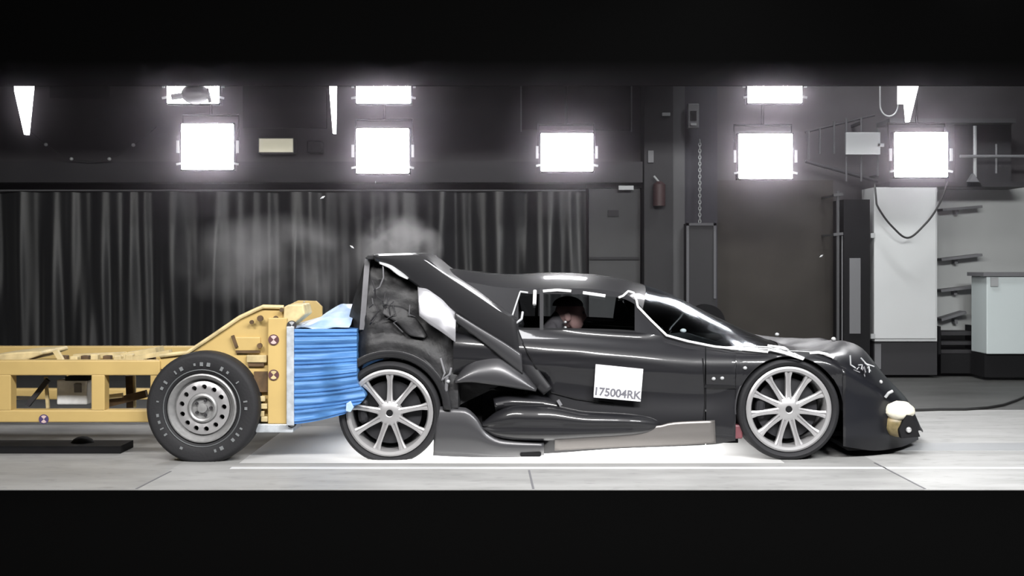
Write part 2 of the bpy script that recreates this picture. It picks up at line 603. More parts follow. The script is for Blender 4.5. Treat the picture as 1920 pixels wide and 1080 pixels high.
def floodlight(px0, px1, py0, py1, label, Y=LY, hood=False, group='square floodlights hanging over the track'):
    a, c = at(px0, py1, Y), at(px1, py0, Y)
    cx = (a.x + c.x) / 2
    r = empty('floodlight', (cx, Y, a.z))
    tag(r, label, 'floodlight', group)
    MB().box(a.x - 0.012, c.x + 0.012, Y, Y + 0.10, a.z - 0.012, c.z + 0.012).build('housing', M['blackm'], r, bevel=0.008)
    w, h = c.x - a.x, c.z - a.z
    MB().box(a.x, c.x, Y - 0.012, Y + 0.01, a.z, c.z).build('lamp_face', M['lamp'], r, bevel=0.02)
    zc = (a.z + c.z) / 2
    for s, x in ((-1, a.x - 0.035), (1, c.x + 0.035)):
        MB().box(x - 0.012, x + 0.012, Y - 0.005, Y + 0.02, zc - 0.06, zc + 0.06).build('side_clip', M['lightgrey'], r)
        MB().bar((x - s * 0.03, Y, a.z + 0.06), (x + s * 0.012, Y - 0.01, a.z + 0.05), 0.02, 0.02).build('corner_clip', M['lightgrey'], r)
    # yoke and hanger up to the ceiling
    b = MB()
    b.tube([(a.x - 0.02, Y + 0.12, zc), (a.x - 0.02, Y + 0.14, c.z + 0.10), (c.x + 0.02, Y + 0.14, c.z + 0.10), (c.x + 0.02, Y + 0.12, zc)], 0.012)
    b.build('yoke', M['blackm'], r)
    MB().tube([(cx, Y + 0.14, c.z + 0.10), (cx, Y + 0.14, 6.0)], 0.014).build('hanger', M['blackm'], r)
    return r


floodlight(340, 438, 232, 318, 'glowing square floodlight beside the lit cream sign')
floodlight(668, 767, 241, 325, 'glowing square floodlight above the crushed rear of the car')
floodlight(1014, 1112, 250, 321, 'glowing square floodlight below the black board with edge rods')
floodlight(1385, 1486, 251, 335, 'glowing square floodlight in front of the brown-grey wall')
floodlight(1677, 1777, 248, 332, 'glowing square floodlight over the white cabinet and hanging cable')
floodlight(313, 411, 112, 194, 'upper floodlight partly hidden by a dark hanging camera', 12.1)
floodlight(668, 770, 112, 194, 'upper floodlight right above the floodlight over the car rear', 12.1)
floodlight(1402, 1504, 112, 193, 'upper floodlight above the one before the brown-grey wall', 12.1)

# camera hanging in front of the first upper lamp
r = empty('hanging_camera', at(362, 196, 11.9))
tag(r, 'dark hanging camera in front of the upper left floodlight', 'camera')
b = MB()
b.sphere(at(366, 176, 11.9), 0.135, 0.09, 0.10, 20, 12)
b.build('camera_body', M['midgrey'], r, smooth=True)
MB().tube([at(352, 178, 11.88), at(322, 182, 11.88)], 0.03, 12).build('lens_barrel', M['midgrey'], r, smooth=True)
MB().tube([at(366, 165, 11.9), at(366, -200, 11.9)], 0.02).build('hanger', M['blackm'], r)
MB().bar(at(388, 166, 11.9), at(394, 192, 11.9), 0.03, 0.03).build('bracket', M['midgrey'], r)


def wedge(pp, label, Y=12.05):
    cx = sum(p[0] for p in pp) / len(pp)
    a = at(cx, pp[0][1], Y)
    low = max(p[1] for p in pp)
    r = empty('wedge_light', at(cx, low, Y))
    tag(r, label, 'light', 'white wedge lights hanging point down')
    MB().pprism(pp, Y, 0.06).build('light_face', M['wedge'], r)
    MB().pprism([(p[0], p[1]) for p in pp], Y + 0.062, 0.03).build('backing', M['blackm'], r)
    q = at(pp[0][0] + 10, 130, Y + 0.04)
    MB().tube([q, (q.x, q.y, 6.0)], 0.012).build('hanger', M['blackm'], r)


wedge([(23, 118), (61, 118), (60, 162), (51, 252), (45, 252), (27, 172)], 'broad white wedge light tapering to a point at the far left')
wedge([(616, 118), (631, 118), (630, 170), (629, 250), (624, 250), (618, 175)], 'thin white wedge light beside the dark board above the cream sign')
wedge([(1686, 118), (1724, 118), (1722, 162), (1706, 228), (1701, 228), (1698, 194), (1686, 194)], 'stepped white wedge light above the floodlight over the white cabinet')
# hanging loop beside the stepped wedge
pts = [at(1667 + 17 * math.cos(t) , 196 + 22 * math.sin(t), 12.3) for t in [math.pi * (1 - i / 16.0) for i in range(17)]]
pts = [Vector((at(1650, 120, 12.3).x, 12.3, 6.0)), at(1650, 120, 12.3)] + pts + [at(1685, 120, 12.3), Vector((at(1685, 120, 12.3).x, 12.3, 6.0))]
tag(MB().tube(pts, 0.008).build('cable_loop', M['lightgrey'], smooth=True), 'pale cable loop hanging beside the stepped wedge light', 'cable')

# ------------------------------------------------------------------ door and columns in the middle back
r = struct(empty('door_1', at(1152, 560, 14.15)))
MB().pbox(1104, 1200, 352, 700, 14.15, 0.1).build('door_leaf', M['doorm'], r)
MB().pbox(1100, 1204, 342, 352, 14.1, 0.15).build('door_frame', M['column'], r)
MB().pbox(1106, 1198, 482, 487, 14.12, 0.04).build('push_bar', M['column'], r)
MB().pbox(1140, 1160, 394, 406, 14.13, 0.03).build('door_plate', M['column'], r)
MB().pbox(1160, 1188, 348, 356, 14.02, 0.03).build('door_closer', M['lightgrey'], r)

struct(MB().pbox(1208, 1262, 40, 700, 13.9, 0.4).build('column_wide', M['column']))
struct(MB().pbox(1262, 1284, 40, 700, 13.95, 0.3).build('column_post', M['columnlight']))
struct(MB().pbox(1284, 1345, 40, 700, 14.05, 0.2).build('column_narrow', mat('purple_grey_column', (0.03, 0.028, 0.038), 0.7)))
r = empty('fire_extinguisher', at(1236, 386, 13.8))
tag(r, 'dull red fire extinguisher hung on the wide dark column', 'extinguisher')
b = MB().tube([at(1236, 386, 13.8), at(1236, 346, 13.8), at(1236, 340, 13.8)], [0.07, 0.07, 0.03], 16)
b.build('cylinder', M['redbrown'], r, smooth=True)
MB().tube([at(1236, 342, 13.8), at(1226, 330, 13.8)], 0.012).build('valve', M['lightgrey'], r)
MB().bar(at(1236, 360, 13.83), at(1236, 360, 13.91), 0.06, 0.02).build('wall_hook', M['column'], r)
b = MB().pbox(1215, 1226, 282, 305, 13.86, 0.05)
tag(b.build('switch_box', M['midgrey'], bevel=0.005), 'small grey switch box above the fire extinguisher', 'switch')
b = MB().pbox(1242, 1257, 211, 217, 13.86, 0.05)
tag(b.build('status_lamp', M['lightgrey'], bevel=0.005), 'small pale bar lamp high on the wide dark column', 'lamp')
r = empty('wall_camera', at(1300, 240, 13.9))
tag(r, 'small grey camera on a bracket at the top of the narrow column', 'camera')
MB().pbox(1290, 1311, 194, 240, 13.85, 0.1).build('camera_body', M['midgrey'], r, bevel=0.01)
MB().pbox(1295, 1306, 208, 226, 13.84, 0.02).build('lens', M['blackm'], r)
MB().bar(at(1300, 215, 13.94), at(1300, 215, 14.06), 0.04, 0.04).build('bracket', M['column'], r)
MB().pbox(1295, 1306, 231, 235, 13.84, 0.02).build('name_plate', M['lightgrey'], r)

r = empty('chain_hoist', at(1312, 420, 13.95))
tag(r, 'pale hoist chain hanging in front of the narrow purple-grey column', 'chain')
for i in range(26):
    y = 265 + i * 6.0
    b = MB()
    pp = []
    for k in range(9):
        a = 2 * math.pi * k / 8
        if i % 2:
            pp.append(at(1312, y, 13.95) + Vector((0.014 * math.cos(a), 0, 0.022 * math.sin(a))))
        else:
            pp.append(at(1312, y, 13.95) + Vector((0, 0.014 * math.cos(a), 0.022 * math.sin(a))))
    b.tube(pp, 0.0055, 6)
    b.build('chain_link', M['lightgrey'], r, smooth=True)

r = empty('control_cabinet', at(1315, 700, 13.7))
tag(r, 'dark control cabinet with pale frame standing under the hoist chain', 'cabinet')
MB().pbox(1288, 1342, 419, 705, 13.7, 0.3).build('body', M['column'], r)
for e in ((1287, 1292, 418, 640), (1338, 1343, 418, 560), (1287, 1343, 418, 423)):
    MB().pbox(*e, 13.68, 0.03).build('frame_edge', mat('cabinet_edge', (0.09, 0.09, 0.1), 0.6) if e[0] == 1287 and e[1] == 1292 else bpy.data.materials['cabinet_edge'], r)
# dark round-backed chair shape in front of the brown-grey wall
r = empty('cable_drum', at(1352, 640, 13.4))
tag(r, 'dark round cable drum in front of the control cabinet', 'cable drum')
b = MB().lathe([(0.0, -0.03), (0.19, -0.03), (0.19, 0.0), (0.0, 0.0)], at(1326, 604, 13.45), 28)
b.build('flange', M['blackm'], r, smooth=True)
MB().lathe([(0.13, 0.0), (0.13, 0.18)], at(1326, 604, 13.45), 24).build('core', M['blackm'], r, smooth=True)
MB().lathe([(0.0, 0.18), (0.19, 0.18), (0.19, 0.21), (0.0, 0.21)], at(1326, 604, 13.45), 28).build('flange', M['blackm'], r, smooth=True)
q = at(1326, 604, 13.5)
MB().box(q.x - 0.2, q.x + 0.2, 13.42, 13.68, 0, q.z - 0.14).build('stand', M['blackm'], r)

# ------------------------------------------------------------------ right-hand side: pipes, rack, railing, cabinets
r = empty('vertical_pipe', at(1571, 690, 13.9))
tag(r, 'tall grey vertical pipe left of the black locker', 'pipe')
MB().tube([at(1571, 703, 13.55), at(1571, 358, 13.55)], 0.018, 10).build('pipe', M['columnlight'], r, smooth=True)
MB().tube([at(1579, 703, 13.56), at(1579, 442, 13.56)], 0.008, 8).build('thin_pipe', M['midgrey'], r)
for y in (366, 440):
    MB().bar(at(1562, y, 13.55), at(1580, y - 2, 13.55), 0.03, 0.05).build('clamp', M['columnlight'], r)
    p = at(1569, y, 13.56)
    MB().bar(p, (p.x, 14.2, p.z), 0.02, 0.02).build('wall_bracket', M['columnlight'], r)

r = empty('black_locker', at(1610, 697, 13.8))
tag(r, 'tall black locker with a grey strip, left of the white cabinet door', 'locker')
MB().pbox(1582, 1631, 374, 709.5, 13.6, 0.45).build('body', M['blackm'], r)
MB().pbox(1593, 1614, 484, 626, 13.58, 0.03).build('grey_strip', M['midgrey'], r, bevel=0.005)

r = empty('stair_railing', at(1580, 345, 13.9))
tag(r, 'row of thin upright railing bars between two right-hand floodlights', 'railing')
for (px, y0, y1) in ((1516, 245, 300), (1537, 240, 288), (1564, 228, 288), (1587, 222, 340), (1615, 220, 340), (1646, 240, 330)):
    MB().tube([at(px, y0, 13.9), at(px, y1, 13.9)], 0.012).build('upright', M['columnlight'], r)
MB().tube([at(1510, 248, 13.92), at(1640, 216, 13.92)], 0.012).build('hand_rail', M['column'], r)
MB().tube([at(1510, 302, 13.92), at(1646, 340, 13.92)], 0.02).build('bottom_rail', M['column'], r)
p = at(1615, 230, 13.92)
MB().bar(p, (p.x, WALL_Y, p.z), 0.03, 0.03).build('wall_bracket', M['column'], r)
p = at(1646, 330, 13.92)
MB().bar(p, (p.x, WALL_Y, p.z), 0.03, 0.03).build('wall_bracket', M['column'], r)
r = empty('display_panel', at(1618, 290, 13.8))
tag(r, 'flat light grey panel fixed to the railing bars', 'panel')
MB().pbox(1586, 1651, 248, 290, 13.82, 0.04).build('panel', M['lightgrey'], r, bevel=0.005)
MB().pbox(1646, 1658, 269, 275, 13.82, 0.05).build('latch', M['lightgrey'], r)

# platform with rail at far right
r = empty('platform', at(1770, 345, 13.7))
tag(r, 'dark high platform with a grey top edge above the white shelving', 'platform')
MB().pbox(1668, 1905, 222, 230, 13.7, 0.5).build('top_edge', M['columnlight'], r)
MB().pbox(1790, 1896, 230, 345, 13.9, 0.3).build('back_panel', M['column'], r)
MB().pbox(1668, 1930, 341, 350, 13.6, 0.6).build('deck', M['column'], r)
MB().tube([at(1828, 236, 13.65), at(1828, 332, 13.65)], 0.02, 10).build('post', M['lightgrey'], r, smooth=True)
MB().tube([at(1800, 293, 13.62), at(1990, 293, 13.62)], 0.017, 10).build('guard_rail', M['midgrey'], r, smooth=True)
MB().tube([at(1868, 270, 13.68), at(1868, 325, 13.68)], 0.012, 8).build('post', M['midgrey'], r, smooth=True)
b = MB().pprism([(1826, 325), (1842, 350), (1810, 350)], 13.6, 0.08)
b.build('gusset', M['midgrey'], r)

# white cabinet with door
r = empty('white_cabinet', at(1698, 697, 13.6))
tag(r, 'tall white cabinet with dark plinth, behind the hanging cable', 'cabinet')
MB().pbox(1640, 1757, 351, 640, 13.62, 0.5).build('body', M['white'], r)
MB().pbox(1639, 1755, 352, 635, 13.6, 0.03).build('door', M['white'], r, bevel=0.004)
for y in (442, 631):
    MB().pbox(1633, 1641, y - 5, y + 4, 13.58, 0.04).build('hinge', M['lightgrey'], r)
MB().pbox(1640, 1757, 637, 703, 13.66, 0.45).build('plinth', M['column'], r)
MB().pbox(1640, 1652, 645, 692, 13.64, 0.04).build('plinth_strip', M['midgrey'], r)

b = MB().pbox(1757, 2100, 350, 703, 14.22, 0.06)
struct(b.build('wall_white', M['whitewall']))
shelf_names = ['short grey wall shelf, topmost beside the white cabinet', 'grey wall shelf, second below the platform',
               'grey wall shelf with long dark bracket, third below the platform', 'short tilted grey wall shelf, fourth below the platform']
for i, (xa, xb, ya, yb) in enumerate(((1762, 1836, 394, 388), (1760, 1836, 487, 478), (1759, 1848, 545, 535), (1760, 1806, 599, 585))):
    r = empty('wall_shelf', at((xa + xb) / 2, ya, 14.1))
    tag(r, shelf_names[i], 'shelf', 'grey shelves on the white wall')
    MB().bar(at(xa, ya, 14.12), at(xb, yb, 14.12), 0.03, 0.2).build('board', M['midgrey'], r)
    MB().pbox(xa + 30, xa + 36, ya, ya + 8, 14.12, 0.1).build('bracket', M['midgrey'], r)
for i, (y, lab) in enumerate(((622, 'upper dark metal plate in the low stack beside the pale cabinet'), (640, 'middle dark metal plate in the low stack beside the pale cabinet'), (656, 'bottom dark metal plate in the low stack beside the pale cabinet'))):
    b = MB().pbox(1764.5, 1827, y, y + 7, 13.85, 0.33)
    tag(b.build('metal_plate', M['column'], bevel=0.004), lab, 'plate', 'stack of plates')
b = MB()
b.pbox(1759, 1764, 612, 700, 13.8, 0.4).pbox(1834, 1839, 612, 700, 13.8, 0.4).pbox(1759, 1839, 664, 700, 13.8, 0.4)
tag(b.build('plate_rack', M['blackm']), 'low black rack holding dark plates between two white cabinets', 'rack')
for y in (632, 649):
    pass

r = empty('pale_cabinet', at(1900, 697, 13.3))
tag(r, 'wide pale blue-white low cabinet on black base at the right edge', 'cabinet')
MB().pbox(1850, 2080, 518, 664, 13.3, 0.45).build('body', M['cabblue'], r, bevel=0.01)
MB().pbox(1844, 2085, 511, 518, 13.27, 0.48).build('worktop', M['midgrey'], r)
MB().pbox(1858, 1872, 520, 537, 13.28, 0.03).build('latch', M['lightgrey'], r)
MB().pbox(1846, 2080, 664, 707, 13.36, 0.38).build('base', M['blackm'], r)

# V shaped hanging cable
pts = []
fx = pchip([1640, 1650, 1672, 1701, 1735, 1760, 1778], [376, 395, 424, 446, 420, 385, 340])
for i in range(40):
    px = 1640 + 138 * i / 39
    pts.append(at(px, fx(px), 13.4))
pts = [at(1640, 345, 13.5)] + pts[1:-1] + [at(1777, 342, 13.61)]
tag(MB().tube(pts, 0.011).build('hanging_cable', M['cable'], smooth=True), 'black cable hanging in a V in front of the white cabinet', 'cable')
# cable on the floor
pts = []
for (px, py) in ((1706, 772), (1760, 770), (1810, 770), (1850, 767), (1880, 762), (1905, 753), (1935, 740)):
    Y = 377 * 8 / (py - HZ)
    q = at(px, py, Y)
    q.z = 0.012
    pts.append(q)
tag(MB().tube(pts, 0.012).build('floor_cable', M['cable'], smooth=True), 'dark cable lying on the floor in front of the car nose', 'cable')

# ------------------------------------------------------------------ wheels


def tyre_prof(R0, rr, w):
    """closed profile: outer radius, bead radius, width (y from 0 = near face to w)"""
    s = []
    for t in range(0, 9):
        a = math.pi / 2 * t / 8
        s.append((R0 - 0.035 + 0.035 * math.sin(a), 0.05 - 0.05 * math.cos(a) + 0.0))
    p = [(rr, 0.03), (rr + 0.012, 0.012), ((rr + R0) / 2, 0.0)] + [(r, y) for r, y in s if r > (rr + R0) / 2]
    q = [(r, w - y) for r, y in p[::-1]]
    return p + q


def deform_floor(mb, zmin, cx, cz, bulge=0.5):
    for p in mb.v:
        if p.z < zmin:
            d = zmin - p.z
            p.z = zmin
            p.x += (p.x - cx) * d * bulge * 3
            p.y += -d * 0.25 if p.y < 8.2 else d * 0.25


def alloy_wheel(parent, cx, cz, Y, Rt, rr, nsp, zmin=0.0, rot=0.0, side=1):
    """side 1: near wheel; -1: far wheel (face looks to +Y)"""
    w = parent if parent.type == 'EMPTY' else parent
    e = empty('wheel', (0, 0, 0))
    e.parent = parent
    e.location = Vector((cx, Y, cz)) - wloc(parent)
    S = side

    def fin(mb):
        if S < 0:
            for p in mb.v:
                p.y = 2 * Y - p.y
        return mb
    b = MB().lathe(tyre_prof(Rt, rr + 0.008, 0.27), (cx, Y, cz), 72, closed=True)
    deform_floor(b, zmin, cx, cz)
    fin(b).build('tyre', M['tyre'], e, smooth=True, angle=50)
    prof = [(rr + 0.006, 0.035), (rr + 0.008, 0.015), (rr - 0.004, 0.008), (rr - 0.022, 0.012), (rr - 0.03, 0.03), (rr - 0.035, 0.2), (rr - 0.03, 0.24)]
    fin(MB().lathe(prof, (cx, Y, cz), 72)).build('rim', M['alloy'], e, smooth=True, angle=40)
    # hub
    prof = [(0.022, 0.0), (0.027, -0.003), (0.055, 0.0), (0.075, 0.01), (0.085, 0.03), (0.07, 0.06), (0.0, 0.06)]
    fin(MB().lathe(prof, (cx, Y + 0.012, cz), 36)).build('hub', M['alloy'], e, smooth=True)
    fin(MB().lathe([(0.0, 0.004), (0.023, 0.004), (0.023, 0.03)], (cx, Y + 0.012, cz), 24)).build('centre_cap', M['blackm'], e, smooth=True)
    for k in range(nsp):
        a = 2 * math.pi * k / nsp + rot
        d = Vector((math.sin(a), 0, math.cos(a)))
        n = Vector((math.cos(a), 0, -math.sin(a)))
        c = Vector((cx, Y + 0.012, cz))
        rows = []
        for t in range(9):
            u = t / 8
            r = lerp(0.06, rr - 0.012, u)
            hw = 0.021 - 0.005 * math.sin(math.pi * min(1, u * 1.1) / 1.1) + (0.008 * max(0, u - 0.75) / 0.25)
            yy = 0.006 + 0.022 * math.sin(math.pi * u) * 0.6
            dp = 0.03
            p = c + d * r
            rows.append([p + n * hw + Vector((0, yy + dp, 0)), p + n * hw + Vector((0, yy, 0)), p + n * hw * 0.45 + Vector((0, yy - 0.003, 0)),
                         p + Vector((0, yy + 0.007, 0)), p - n * hw * 0.45 + Vector((0, yy - 0.003, 0)),
                         p - n * hw + Vector((0, yy, 0)), p - n * hw + Vector((0, yy + dp, 0))])
        fin(MB().grid(rows)).build('spoke', M['alloy'], e, smooth=True, angle=40)
    fin(MB().lathe([(0.05, 0.085), (rr - 0.07, 0.085), (rr - 0.07, 0.11), (0.05, 0.11)], (cx, Y, cz), 48, closed=True)).build('brake_disc', M['disc'], e, smooth=True)
    fin(MB().lathe([(0.0, 0.2), (rr - 0.03, 0.2)], (cx, Y, cz), 40)).build('wheel_back', M['blackm'], e)
    # brake caliper
    pts = [Vector((cx, Y + 0.075, cz)) + Vector((math.sin(R(t)), 0, math.cos(R(t)))) * (rr - 0.095) for t in range(248, 300, 6)]
    fin(MB().tube(pts, [0.02] + [0.034] * (len(pts) - 2) + [0.02], 10)).build('caliper', M['disc'], e, smooth=True)
    return e


# ------------------------------------------------------------------ the car
CYC = 9.0
car = empty('sports_car', (0.8, CYC, 0))
tag(car, 'black crash-tested sports car with crushed raised rear and a white number card on its door', 'car')

ARC_F = (1480.0, 768.0, 101.0)
ARC_R = (730.0, 772.0, 106.0)

bot_f = curve([(850, 852), (1000, 851), (1160, 841), (1340, 833), (1385, 826), (1575, 836), (1600, 840), (1640, 845), (1690, 838), (1722, 824)])[0]
belt_r, belt_Y = curve([(850, 612, 8.15), (960, 618, 8.13), (1100, 620, 8.12), (1190, 623, 8.12), (1250, 632, 8.14), (1350, 653, 8.12),
                        (1420, 659, 8.08), (1480, 656, 8.05), (1520, 659, 8.05), (1560, 672, 8.06), (1600, 697, 8.09),
                        (1640, 722, 8.16), (1680, 752, 8.30), (1722, 806, 8.62)])
edge_r, edge_Y = curve([(790, 520, 8.42), (850, 525, 8.40), (960, 540, 8.34), (1090, 541, 8.31), (1165, 549, 8.30), (1190, 562, 8.28), (1215, 592, 8.22),
                        (1250, 632, 8.14)])
cen_r = curve([(790, 500), (850, 504), (960, 514), (1040, 511), (1110, 514), (1170, 524), (1240, 545), (1340, 593), (1440, 637), (1500, 655),
               (1560, 637), (1600, 650), (1640, 694), (1680, 735), (1722, 800)])[0]
noseY = pchip([800, 1560, 1600, 1640, 1680, 1722], [0, 0, 0.02, 0.08, 0.22, 0.56])
profY = pchip([480, 560, 600, 628, 636, 645, 651, 657, 662, 666, 670, 674, 678, 690, 730, 790, 815, 835, 860],
              [8.4, 8.3, 8.17, 8.085, 8.045, 8.020, 8.0118, 8.0040, 8.0015, 8.011, 8.015, 8.0098, 8.0046, 8.025, 8.05, 8.035, 8.04, 8.08, 8.16])
profS = pchip([480, 560, 600, 628, 640, 650, 660, 675, 690, 730, 790, 815, 835, 860],
              [8.4, 8.3, 8.17, 8.085, 8.045, 8.018, 8.005, 8.004, 8.022, 8.05, 8.035, 8.04, 8.08, 8.16])


def side_Y(px, row):
    slope = (px - 980) * (24 / 320.0) if px < 1300 else 24
    r = row - slope * max(0.0, min(1.0, (780 - row) / 60.0))
    fade = max(0.0, min(1.0, (1260 - px) / 180.0))
    y = lerp(profS(r), profY(r), fade)
    # intake recess behind the rear wheel
    if px < 1030:
        k = max(0, min(1, (1030 - px) / 40.0)) * max(0, min(1, (row - 700) / 20.0)) * max(0, min(1, (830 - row) / 15.0))
        y += 0.32 * k
    # fender flare round the front arch
    dx = math.hypot(px - ARC_F[0], row - ARC_F[1])
    if dx < 150:
        fl = max(0, 1 - (dx - 100) / 50.0)
        y = lerp(y, min(y, 8.03), fl * 0.8)
    return y + noseY(px)


def arch_bottom(px):
    dx = abs(px - ARC_F[0])
    if dx < ARC_F[2]:
        return min(ARC_F[1] - math.sqrt(max(0, ARC_F[2] ** 2 - dx ** 2)), bot_f(px)) if True else 0
    return bot_f(px)


def arch_row(px):
    dx = abs(px - ARC_F[0])
    if dx < 100.5:
        return ARC_F[1] - math.sqrt(ARC_F[2] ** 2 - dx ** 2)
    if dx < 101.2:
        return bot_f(px)
    return bot_f(px)


def stations(a, b, step=8):
    s = []
    x = a
    while x < b:
        s.append(x)
        x += step
    s.append(b)
    for extra in (ARC_F[0] - 101, ARC_F[0] - 100, ARC_F[0] - 98, ARC_F[0] - 94, ARC_F[0] + 94, ARC_F[0] + 98, ARC_F[0] + 100, ARC_F[0] + 101):
        if a < extra < b:
            s.append(extra)
    return sorted(set(s))


NV = 30


def side_col(px):
    lo, hi = arch_row(px), belt_r(px)
    col = []
    for k in range(NV + 1):
        v = k / NV
        row = lerp(lo, hi, v)
        y = side_Y(px, row)
        yb = belt_Y(px)
        t = max(0, 1 - (row - hi) / 14.0)
        y = lerp(y, yb, t * t)
        col.append(at(px, row, y))
    return col


def side_patch(a, b):
    m = MB().grid([side_col(px) for px in stations(a, b)])
    return m


side_patch(850, 1322).pair('door_side', M['paint'], car, smooth=True, angle=60)
side_patch(1324, 1586).pair('front_fender', M['paint'], car, smooth=True, angle=60)
side_patch(1586, 1722).pair('front_bumper', M['navy'], car, smooth=True, angle=60)


def ease(w):
    return 1 - (1 - w) ** 2.1


def roof_row(px, n=14):
    if px <= 1250:
        e = at(px, edge_r(px), edge_Y(px))
    else:
        e = at(px, belt_r(px), belt_Y(px))
    c = at(px, cen_r(px), CYC)
    near = []
    for k in range(n + 1):
        w = k / n
        near.append(Vector((lerp(e.x, c.x, ease(w)), lerp(e.y, c.y, w), lerp(e.z, c.z, ease(w)))))
    far = [Vector((p.x, 2 * CYC - p.y, p.z)) for p in near[::-1][1:]]
    return near + far


def roof_patch(a, b, step=8):
    return MB().grid([roof_row(px) for px in stations(a, b, step)])


roof_patch(790, 1205).build('roof', M['paint'], car, smooth=True, angle=80)
roof_patch(1205, 1445).build('windscreen', M['screen'], car, smooth=True, angle=80)
hood = roof_patch(1445, 1722)
for p in hood.v:                                   # buckled front lid
    d = noise.noise(p * 5.5) * 0.035 * max(0, min(1, (p.x - 1.75) * 4)) * max(0, 1 - abs(p.y - 9) / 0.85)
    p.z += d
hood.build('hood', M['navy'], car, smooth=True, angle=40)


def green_patch(a, b, v0, v1, off=0.0):
    rows = []
    for px in stations(a, b, 8):
        bl = at(px, belt_r(px), belt_Y(px))
        ed = at(px, edge_r(px), edge_Y(px))
        r = []
        for k in range(7):
            v = lerp(v0, v1, k / 6)
            p = bl.lerp(ed, v)
            p.y += off
            r.append(p)
        rows.append(r)
    return MB().grid(rows)


green_patch(850, 972, 0, 1).pair('rear_pillar', M['paint'], car, smooth=True, angle=60)
green_patch(972, 1012, 0.04, 0.86, 0.006).pair('quarter_window', M['glass'], car, smooth=True)
green_patch(1012, 1019, 0, 1).pair('door_pillar', M['carbon'], car, smooth=True)
green_patch(1019, 1192, 0.04, 0.86, 0.006).pair('side_window', M['glass'], car, smooth=True)
green_patch(972, 1192, 0.86, 1).pair('roof_rail', M['paint'], car, smooth=True)
green_patch(972, 1192, 0, 0.05).pair('window_sill', M['blackm'], car, smooth=True)
green_patch(1190, 1249, 0, 1).pair('windscreen_pillar', M['paint'], car, smooth=True)

# nose face between the two sides
ncol = side_col(1722)
rows = []
for p in ncol:
    r = []
    for k in range(13):
        w = k / 12
        y = lerp(p.y, 2 * CYC - p.y, w)
        r.append(Vector((p.x + 0.06 * math.sin(math.pi * w), y, p.z)))
    rows.append(r)
MB().grid(rows).build('nose_panel', M['navy'], car, smooth=True, angle=60)
# splitter
b = MB()
sp = [(1590, 8.12), (1640, 8.18), (1690, 8.4), (1722, 8.62)]
pts = [at(px, 846, y) for px, y in sp]
outl = [(p.x, p.y) for p in pts] + [(p.x, 2 * CYC - p.y) for p in pts[::-1]]
n = len(outl)
vs = [(x, y, 0.05) for x, y in outl] + [(x, y, 0.075) for x, y in outl]
fs = [tuple(range(n)), tuple(range(2 * n - 1, n - 1, -1))] + [(i, i + n, (i + 1) % n + n, (i + 1) % n) for i in range(n)]
b.add(vs, fs)
b.build('front_splitter', M['blackm'], car)
# underbody and inner arch walls
b = MB().box(at(835, 0, 8.2).x, at(1384, 0, 8.2).x, 8.2, 9.8, 0.09, 0.13)
b.box(at(1384, 0, 8.4).x, at(1640, 0, 8.4).x, 8.45, 9.55, 0.1, 0.13)
b.build('underbody', M['blackm'], car)
for sgn in (1, -1):
    b = MB()
    rows = []
    for k in range(25):
        a = R(-92 + 184 * k / 24)
        q = at(ARC_F[0] + 103 * math.sin(a), ARC_F[1] - 103 * math.cos(a), 8.07)
        y0, y1 = (8.06, 8.42) if sgn > 0 else (9.94, 9.58)
        rows.append([Vector((q.x, y0, q.z)), Vector((q.x, y1, q.z))])
    b.grid(rows)
    cen = at(ARC_F[0], ARC_F[1], 8.07)
    b.prism([(r[0].x, r[0].z) for r in rows], rows[0][1].y, rows[0][1].y + 0.01 * sgn)
    b.build('wheel_arch_liner', M['blackm'], car, smooth=True)
# bright arch lip
pts = [at(ARC_F[0] + 101.5 * math.sin(R(a)), ARC_F[1] - 101.5 * math.cos(R(a)), 8.035) for a in range(-95, 60, 5)]
MB().tube(pts, 0.006).build('arch_lip', M['greypanel'], car, smooth=True)

# cabin floor, bulkheads, seats, dash
b = MB().box(-0.2, 1.25, 8.25, 9.75, 0.13, 0.22)
b.box(-0.3, -0.2, 8.3, 9.7, 0.13, 0.98)
b.build('cabin_floor', M['blackm'], car)
b = MB()
b.prism([(1.0, 0.3), (1.55, 0.3), (1.62, 0.66), (1.35, 0.74), (1.05, 0.70)], 8.28, 9.72)
b.build('dashboard', M['blackm'], car, bevel=0.03)
pts = []
for k in range(25):
    a = 2 * math.pi * k / 24
    pts.append(Vector((0.98 + 0.06 * math.sin(a), 8.62 + 0.17 * math.cos(a), 0.66 + 0.16 * math.sin(a))))
b = MB().tube(pts, 0.014)
b.tube([(0.98, 8.62, 0.66), (1.12, 8.62, 0.6)], 0.03)
b.build('steering_wheel', M['blackm'], car, smooth=True)
for yy in (8.62, 9.38):
    e = empty('seat', (0, 0, 0))
    e.parent = car
    e.location = Vector((0.15, yy, 0.2)) - wloc(car)
    MB().prism([(0.1, 0.2), (0.62, 0.24), (0.64, 0.36), (0.1, 0.3)], yy - 0.23, yy + 0.23).build('cushion', M['carbon'], e, bevel=0.03)
    MB().prism([(0.12, 0.28), (0.22, 0.28), (0.0, 0.86), (-0.1, 0.86)], yy - 0.23, yy + 0.23).build('backrest', M['carbon'], e, bevel=0.03)
    MB().prism([(0.0, 0.82), (0.09, 0.83), (0.05, 1.03), (-0.06, 1.02)], yy - 0.12, yy + 0.12).build('headrest', M['blackm'], e, bevel=0.03)

# ---- rear end, crushed
def zrow(z, Y):
    return HZ + (CZ - z) * F / Y


up_r = curve([(652, 606), (660, 572), (674, 526), (688, 483), (735, 480), (782, 478), (820, 503), (870, 537), (920, 571), (968, 606), (985, 640)])[0]


